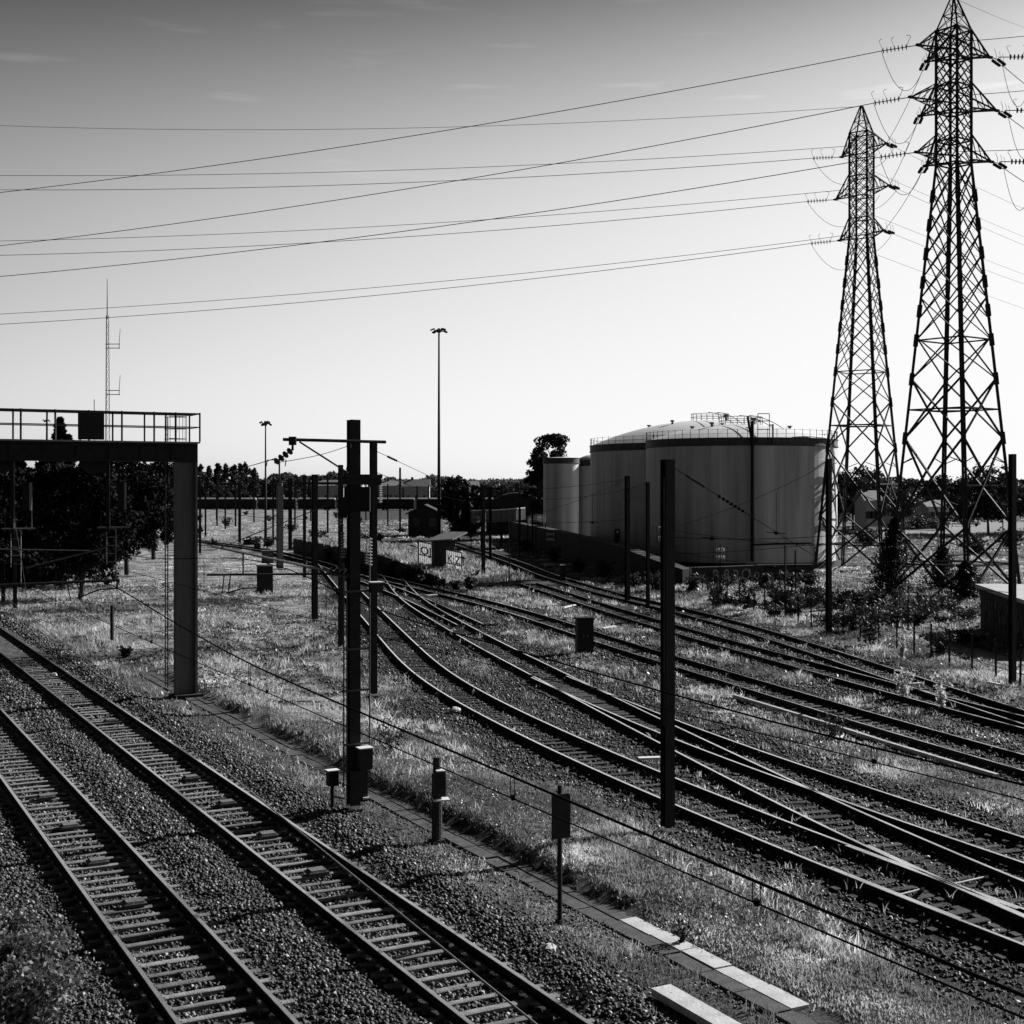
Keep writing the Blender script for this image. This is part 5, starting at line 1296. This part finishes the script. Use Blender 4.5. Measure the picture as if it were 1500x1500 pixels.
# ------------------------------------------------------------------ trees
def tree(name, label, px, Y, h, r, z0=.25, n=3000, lsz=.28, m='leaf', kind='round', group=None, tone=(.5, 1.4), wob=.5):
    c = Vector(((px - 750) * Y / F, Y, 0)); c.z = float(gh(c.x, c.y)) if Y < 6000 else 0
    t = thing(name, label, 'tree', c, group); mb = MB(); rr = random.Random(label)
    tr = max(.08, h * .016); top = c + Vector((rr.uniform(-.3, .3), rr.uniform(-.3, .3), h * (.95 if kind == 'conifer' else .8)))
    mb.tube([c - Vector((0, 0, .2)), c.lerp(top, .4) + Vector((rr.uniform(-.15, .15), 0, 0)), top], tr * 1.4, 8, tr * .25)
    C = []; lobes = []
    if kind == 'conifer':
        nl = int(h * 2.2)
        for i in range(nl):
            f = i / nl; z = h * (z0 + (1 - z0) * f); R_ = r * (1 - f) ** .82 * (1.15 - .6 * ((i % 5) / 4)) * rr.uniform(.85, 1.1) + .06
            for k_ in range(7):
                a_ = rr.uniform(0, 6.283); L_ = R_ * rr.uniform(.6, 1.1); b0 = c + Vector((0, 0, z)); b1 = b0 + Vector((math.cos(a_) * L_, math.sin(a_) * L_, -.12 * L_ - .08))
                mb.tube([b0, b1], .03, 4, .01); cnt = max(3, int(n / (nl * 7)))
                for q in range(cnt):
                    u = rr.uniform(.15, 1) ** .8; p = b0.lerp(b1, u); C.append((p.x + rr.gauss(0, .16 * L_ * .5), p.y + rr.gauss(0, .16 * L_ * .5), p.z - abs(rr.gauss(0, .08 + .1 * L_))))
    else:
        nl = 48 if kind == 'round' else 16
        for i in range(nl):
            if kind == 'poplar':
                f = (i + .5) / nl; z = h * (z0 + (.97 - z0) * f); R_ = r * (math.sin(math.pi * min(.97, f * .85 + .12)) ** .6); a_ = rr.uniform(0, 6.283)
                q = c + Vector((math.cos(a_) * R_ * .4, math.sin(a_) * R_ * .4, z)); lobes.append((q, R_ * .75, h * .07))
            else:
                a_ = rr.uniform(0, 6.283); u = rr.uniform(-.8, .95); R_ = math.sqrt(max(0, 1 - u * u)) * math.sqrt(rr.uniform(.05, .95))
                q = c + Vector((math.cos(a_) * R_ * r, math.sin(a_) * R_ * r, h * (z0 + (1 - z0) * (.5 + .45 * u)))); lobes.append((q, r * rr.uniform(.2, .42), r * rr.uniform(.18, .32)))
                b0 = c.lerp(top, rr.uniform(.3, .9)); mb.tube([b0, b0.lerp(q, .55) + Vector((0, 0, .2)), q], tr * .35, 5, .02)
        for q, R_, Rz in lobes:
            for k_ in range(int(n / nl)):
                d = Vector((rr.gauss(0, 1), rr.gauss(0, 1), rr.gauss(0, 1))).normalized() * (rr.random() ** .45); C.append((q.x + d.x * R_, q.y + d.y * R_, q.z + d.z * Rz))
    mb.build('trunk', 'bark', t); C = np.array(C); cl = vn(C[:, 0] * 3 + C[:, 1], C[:, 2] * 3, 1.3 + r * .3, 3)
    leaves('crown', C, lsz, m, rng.uniform(tone[0], tone[1], len(C)) * (.6 + .8 * cl), t, org=tuple(c))
    return t


con = 'dark trees behind the gantry'
for px, Y, h, r, lab, z0 in ((88, 108, 13.8, 4.2, 'tallest dark conifer, its tip above the gantry railing', .12), (186, 124, 10.6, 3.3, 'dark conifer at the right end of the clump, trunk showing', .16), (118, 96, 9.6, 3.6, 'dark conifer in front of the tallest one', .16),
                             (28, 110, 10.8, 4.2, 'dark conifer at the left edge behind the gantry', .12), (-38, 104, 10.5, 4.2, 'dark conifer cut by the left edge', .1), (225, 150, 10.9, 2.9, 'dark conifer farther back beside the gantry leg', .08), (62, 128, 11.0, 3.8, 'dark conifer between the tallest and the left edge one', .1), (150, 132, 10.2, 3.6, 'dark conifer behind the signal ladder', .1), (5, 92, 7.0, 3.0, 'low dark conifer in front at the left edge', .12)):
    if px in (186, 150, 225, -38, 5, 118): tree('leafy_tree', lab.replace('conifer', 'broad tree') if px != 118 else 'dark broad tree in front of the tallest conifer', px, Y, h + .4, r * 1.08, z0, 17000, .19, 'needle', 'round', con)
    else: tree('conifer', lab, px, Y, h, r * 1.1, z0, 30000, .2, 'needle', 'conifer', con)
tree('leafy_tree', 'tall ragged dark tree left of the small tanks', 812, 215, 16.9, 3.7, .1, 9000, .32, 'leaf', 'round', None, (.3, .9))
tree('leafy_tree', 'lower dark tree clump hugging the leftmost small tank', 790, 212, 12.6, 2.2, .03, 3500, .3, 'leaf', 'round', None, (.3, .8))
tree('leafy_tree', 'small dark tree between the small tanks', 858, 215, 12.8, 2.0, .3, 1600, .3, 'leaf', 'round', None, (.3, .8))
tree('leafy_tree', 'dark bushy tree right of the tall lamp mast', 672, 205, 9.4, 3.6, .02, 6500, .36, 'leaf', 'round', None, (.25, .7))
plab = ['first', 'second', 'third', 'fourth', 'fifth', 'sixth', 'seventh', 'eighth']
for i, (px, ty_) in enumerate(((293, 681), (305, 684), (319, 679), (331, 680), (342, 681), (351, 679), (360, 678), (371, 686))):
    tree('poplar', 'poplar in the row right of the gantry, %s from the left' % plab[i], px, 505 + i * 4, HC + (HY - ty_) * (505 + i * 4) / F, 3.0, .03, 1600, .6, 'leaf_far', 'poplar', 'poplars in a row', (.4, 1.0))
rt = 'trees beyond the car park'
for px, Y, ty_, r, lab in ((1250, 250, 682, 4.8, 'rounded tree right of the big tank'), (1228, 270, 695, 4.2, 'tree touching the right edge of the big tank'), (1283, 255, 690, 4.4, 'tree seen through the far pylon legs'), (1312, 262, 699, 4.4, 'tree between the two pylons'),
                           (1345, 300, 705, 4.6, 'lower tree left inside the near pylon legs'), (1380, 290, 697, 4.2, 'tree in the middle of the near pylon legs'), (1408, 300, 702, 4.4, 'tree right inside the near pylon legs'), (1448, 225, 683, 5.2, 'big dark spreading tree at the right, trunks showing below'), (1420, 235, 700, 4.0, 'dark tree left of the big spreading one'),
                           (1478, 232, 697, 4.2, 'dark tree right of the big spreading one'), (1515, 240, 705, 4.6, 'lighter tree at the right edge'), (1560, 250, 700, 4.6, 'tree beyond the right edge')):
    tree('leafy_tree', lab, px, Y, HC + (HY - ty_) * Y / F, r, .16, 3400, .36, 'leaf', 'round', rt, (.3, 1.1))
for px, py, r, h, lab in ((1345, 775, 5, 3.2, 'dark hedge bush at the edge of the car park, left one'), (1372, 776, 5, 3.0, 'dark hedge bush at the edge of the car park, right one'), (1480, 803, 3, 2.6, 'bush behind the concrete hut'), (1430, 812, 2.4, 2.2, 'pale bush right of the near pylon'), (1270, 800, 2.5, 2.4, 'bush seen through the foot of the far pylon')):
    bush('bush', lab, 'bush', gp(px, py), r, h, 900, 'leaf', .22, 14, 'bushes near the car park', (.4, 1.2))
# far wood along the horizon, one mass each
def treeline(x0, x1, Y, ty0, ty1, n, tone, seed):
    px = rng.uniform(x0, x1, n); prof = ty0 + 4 + 1.5 * (ty1 - ty0) * (vn(px, px * 0, 34, seed) * .5 + vn(px, px * 0, 9, seed + 1) * .35 + vn(px, px * 0, 3.5, seed + 4) * .15)
    Yv = Y + rng.uniform(0, 40, n); top = HC + (HY - prof) * Yv / F; z = -.3 + (top + .3) * rng.random(n) ** .6
    C = np.stack([(px - 750) * Yv / F, Yv, z], -1)
    props(leaves('treeline', C, np.full(n, .0012 * Y + .25), 'leaf_far', tone * rng.uniform(.5, 1.4, n) * (.5 + vn(px, z * 6, 9, seed + 2)), flat=.3), kind='stuff')
treeline(-200, 300, 520, 705, 690, 9000, .7, 40); treeline(285, 450, 560, 712, 694, 6500, .55, 41); treeline(400, 520, 640, 703, 690, 5000, .6, 42); treeline(540, 830, 600, 706, 696, 12000, 1.9, 43)
treeline(600, 1250, 900, 706, 698, 12000, 1.4, 44); treeline(1200, 1750, 420, 712, 700, 14000, .6, 45)
rb = random.Random(5)
for i in range(46):
    px = rb.uniform(285, 800); py = rb.uniform(752, 806) if px < 590 else rb.uniform(752, 785)
    bush('scrub_bush', 'dark scrub bush scattered over the far meadow', 'bush', gp(px, py), rb.uniform(.7, 2.2), rb.uniform(.5, 1.7), 150, 'leaf', .26, 5, 'scrub bushes in the far meadow', (.4, 1.5))
for i in range(70):
    px = rb.uniform(1045, 1425); py = rb.uniform(850, 900) + (px - 1045) * .11
    bush('scrub_bush', 'dark scrub growing under the pylons behind the wire fence', 'bush', gp(px, py), rb.uniform(.6, 1.7), rb.uniform(.4, 1.2), 240, 'leaf', .12, 7, 'scrub under the pylons', (.3, 1.6))
for i, (px, py) in enumerate(((480, 823), (512, 830), (548, 838), (572, 843), (598, 849), (622, 855), (646, 860), (668, 864), (690, 866))):
    bush('scrub_bush', 'dark scrub growing along the front of the loading bank', 'bush', gp(px, py) - Vector((0, .4, 0)), rb.uniform(.5, 1.1), rb.uniform(.7, 1.7), 260, 'leaf', .14, 7, 'scrub along the loading bank', (.2, 1.0))
for px, py, r_, h_, lab in ((770, 806, 1.2, 1.6, 'first scrub bush from the left along the dark containment wall'), (812, 822, 1.3, 1.5, 'second scrub bush from the left along the dark containment wall'), (848, 838, 1.0, 1.4, 'third scrub bush from the left along the dark containment wall'), (885, 847, 1.2, 1.7, 'fourth scrub bush from the left along the dark containment wall'), (932, 860, 1.0, 1.3, 'fifth scrub bush from the left along the dark containment wall'), (962, 866, 1.0, 1.6, 'bush at the right end of the dark containment wall'), (1012, 866, 1.0, 1.5, 'bush at the left end of the low graffiti wall'), (1120, 862, 1.2, 1.3, 'bush before the middle of the low graffiti wall'), (1160, 860, 1.3, 1.6, 'bush before the right end of the low graffiti wall'), (1186, 858, 1.0, 1.2, 'low bush at the corner of the low graffiti wall')):
    bush('shrub', lab, 'shrub', gp(px, py), r_, h_, 420, 'leaf', .15, 9, 'shrubs along the tank walls', (.4, 2.2))
# a parked car under the big tree
pc = gp(1419, 771); t = thing('parked_car', 'pale parked car under the trees by the car park', 'car', (pc.x, pc.y, 0))
prof = [(-2.1, .35), (2.1, .35), (2.15, .75), (1.2, .9), (.6, 1.4), (-1.1, 1.42), (-1.9, .95), (-2.15, .85)]
mb = MB(); vs = [(pc.x + x, pc.y - .85, z) for x, z in prof] + [(pc.x + x, pc.y + .85, z) for x, z in prof]; n_ = 8
mb.add(vs, [tuple(range(n_)), tuple(range(2*n_-1, n_-1, -1))] + [(i, n_ + i, n_ + (i+1) % n_, (i+1) % n_) for i in range(n_)]); mb.build('body', 'car_paint', t)
for s in (-1.3, 1.3): mb = MB(); mb.lathe([(.33, -.1), (.33, .1)], (pc.x + s, pc.y - .82, .33), 16, (0, 1, 0)); mb.build('wheel', 'cabinet', t)
mb = MB(); mb.add([(pc.x + x, pc.y - .865, z) for x, z in ((1.05, .93), (.55, 1.33), (-1.0, 1.35), (-1.6, .97))], [(3, 2, 1, 0)]); mb.build('window', 'glass_dark', t)

# ------------------------------------------------------------------ sun, sky, camera
SAZ = math.atan2(1.375, 1.0)      # from straight ahead towards the right
SEL = R(26)
sun = bpy.data.lights.new('sun', 'SUN'); sun.energy = 5.0; sun.angle = R(.5); sun.color = (1, 1, 1)
so = bpy.data.objects.new('sun', sun); COL.objects.link(so)
sd = Vector((math.sin(SAZ) * math.cos(SEL), math.cos(SAZ) * math.cos(SEL), math.sin(SEL)))
so.rotation_euler = sd.to_track_quat('Z', 'Y').to_euler(); so.location = (60, 40, 60)
w = bpy.data.worlds.new('World'); SC.world = w; w.use_nodes = True
nt = w.node_tree; N = nt.nodes; L = nt.links; bg = N['Background']
sky = N.new('ShaderNodeTexSky'); sky.sky_type = 'NISHITA'; sky.sun_disc = False; sky.sun_elevation = SEL; sky.sun_rotation = SAZ
sky.air_density = 1.0; sky.dust_density = 1.2; sky.ozone_density = 1.0
sp = N.new('ShaderNodeSeparateColor'); L.new(sky.outputs[0], sp.inputs[0])      # red filter black and white film
def mth(op, a, b):
    x = N.new('ShaderNodeMath'); x.operation = op
    for i, k in enumerate((a, b)):
        if isinstance(k, (int, float)): x.inputs[i].default_value = k
        else: L.new(k, x.inputs[i])
    return x.outputs[0]
tc0 = N.new('ShaderNodeTexCoord'); sx = N.new('ShaderNodeSeparateXYZ'); L.new(tc0.outputs['Generated'], sx.inputs[0])
v = mth('MULTIPLY', sp.outputs[0], 0.1); v = mth('POWER', v, 1.6)
hr = N.new('ShaderNodeMapRange'); hr.interpolation_type = 'SMOOTHSTEP'; L.new(sx.outputs[2], hr.inputs[0])
hr.inputs[1].default_value = .17; hr.inputs[2].default_value = .425; hr.inputs[3].default_value = 6.2; hr.inputs[4].default_value = .25
vd = N.new('ShaderNodeVectorMath'); vd.operation = 'DOT_PRODUCT'; L.new(tc0.outputs['Generated'], vd.inputs[0]); vd.inputs[1].default_value = (math.sin(SAZ), math.cos(SAZ), 0)
ar = N.new('ShaderNodeMapRange'); ar.interpolation_type = 'SMOOTHSTEP'; L.new(vd.outputs['Value'], ar.inputs[0])      # the polarised, darker side of the sky away from the sun
ar.inputs[1].default_value = -.45; ar.inputs[2].default_value = .62; ar.inputs[3].default_value = .1; ar.inputs[4].default_value = 1.05
v = mth('MULTIPLY', v, ar.outputs[0])
v = mth('MULTIPLY', v, hr.outputs[0]); v = mth('MULTIPLY', v, -1.0); v = mth('EXPONENT', v, 0.0); v = mth('SUBTRACT', 1.0, v); v = mth('MULTIPLY', v, 6.45)
tc = N.new('ShaderNodeTexCoord'); mp = N.new('ShaderNodeMapping'); mp.inputs['Scale'].default_value = (3, 3, 26); L.new(tc.outputs['Generated'], mp.inputs[0])
nz = N.new('ShaderNodeTexNoise'); nz.inputs['Scale'].default_value = 2.2; nz.inputs['Detail'].default_value = 7; L.new(mp.outputs[0], nz.inputs['Vector'])
mr = N.new('ShaderNodeMapRange'); mr.inputs[1].default_value = .62; mr.inputs[2].default_value = .85; mr.inputs[3].default_value = 1.0; mr.inputs[4].default_value = 1.5; L.new(nz.outputs[0], mr.inputs[0])
wm = N.new('ShaderNodeMapRange'); wm.interpolation_type = 'SMOOTHSTEP'; L.new(sx.outputs[2], wm.inputs[0])
wm.inputs[1].default_value = .2; wm.inputs[2].default_value = .28; wm.inputs[3].default_value = 0; wm.inputs[4].default_value = 1
wf = mth('ADD', mth('MULTIPLY', mth('SUBTRACT', mr.outputs[0], 1.0), wm.outputs[0]), 1.0)
v = mth('MULTIPLY', v, wf)
cb = N.new('ShaderNodeCombineColor')
for i in range(3): L.new(v, cb.inputs[i])
L.new(cb.outputs[0], bg.inputs[0]); bg.inputs[1].default_value = 0.1; w.cycles.sampling_method = 'MANUAL'; w.cycles.sample_map_resolution = 2048
cam = bpy.data.cameras.new('camera'); co = bpy.data.objects.new('camera', cam); COL.objects.link(co)
co.location = (0, 0, HC); co.rotation_euler = (R(90), 0, 0); cam.sensor_width = 36; cam.lens = 36 * F / 1500; cam.shift_y = -(750 - HY) / 1500
cam.clip_start = .1; cam.clip_end = 20000; SC.camera = co
SC.view_settings.view_transform = 'Standard'; SC.view_settings.look = 'None'; SC.view_settings.exposure = 0.6; SC.view_settings.gamma = 1
SC.render.engine = 'CYCLES'; SC.cycles.max_bounces = 6; SC.cycles.use_denoising = True; SC.cycles.denoiser = 'OPENIMAGEDENOISE'
SC.cycles.caustics_reflective = False; SC.cycles.caustics_refractive = False
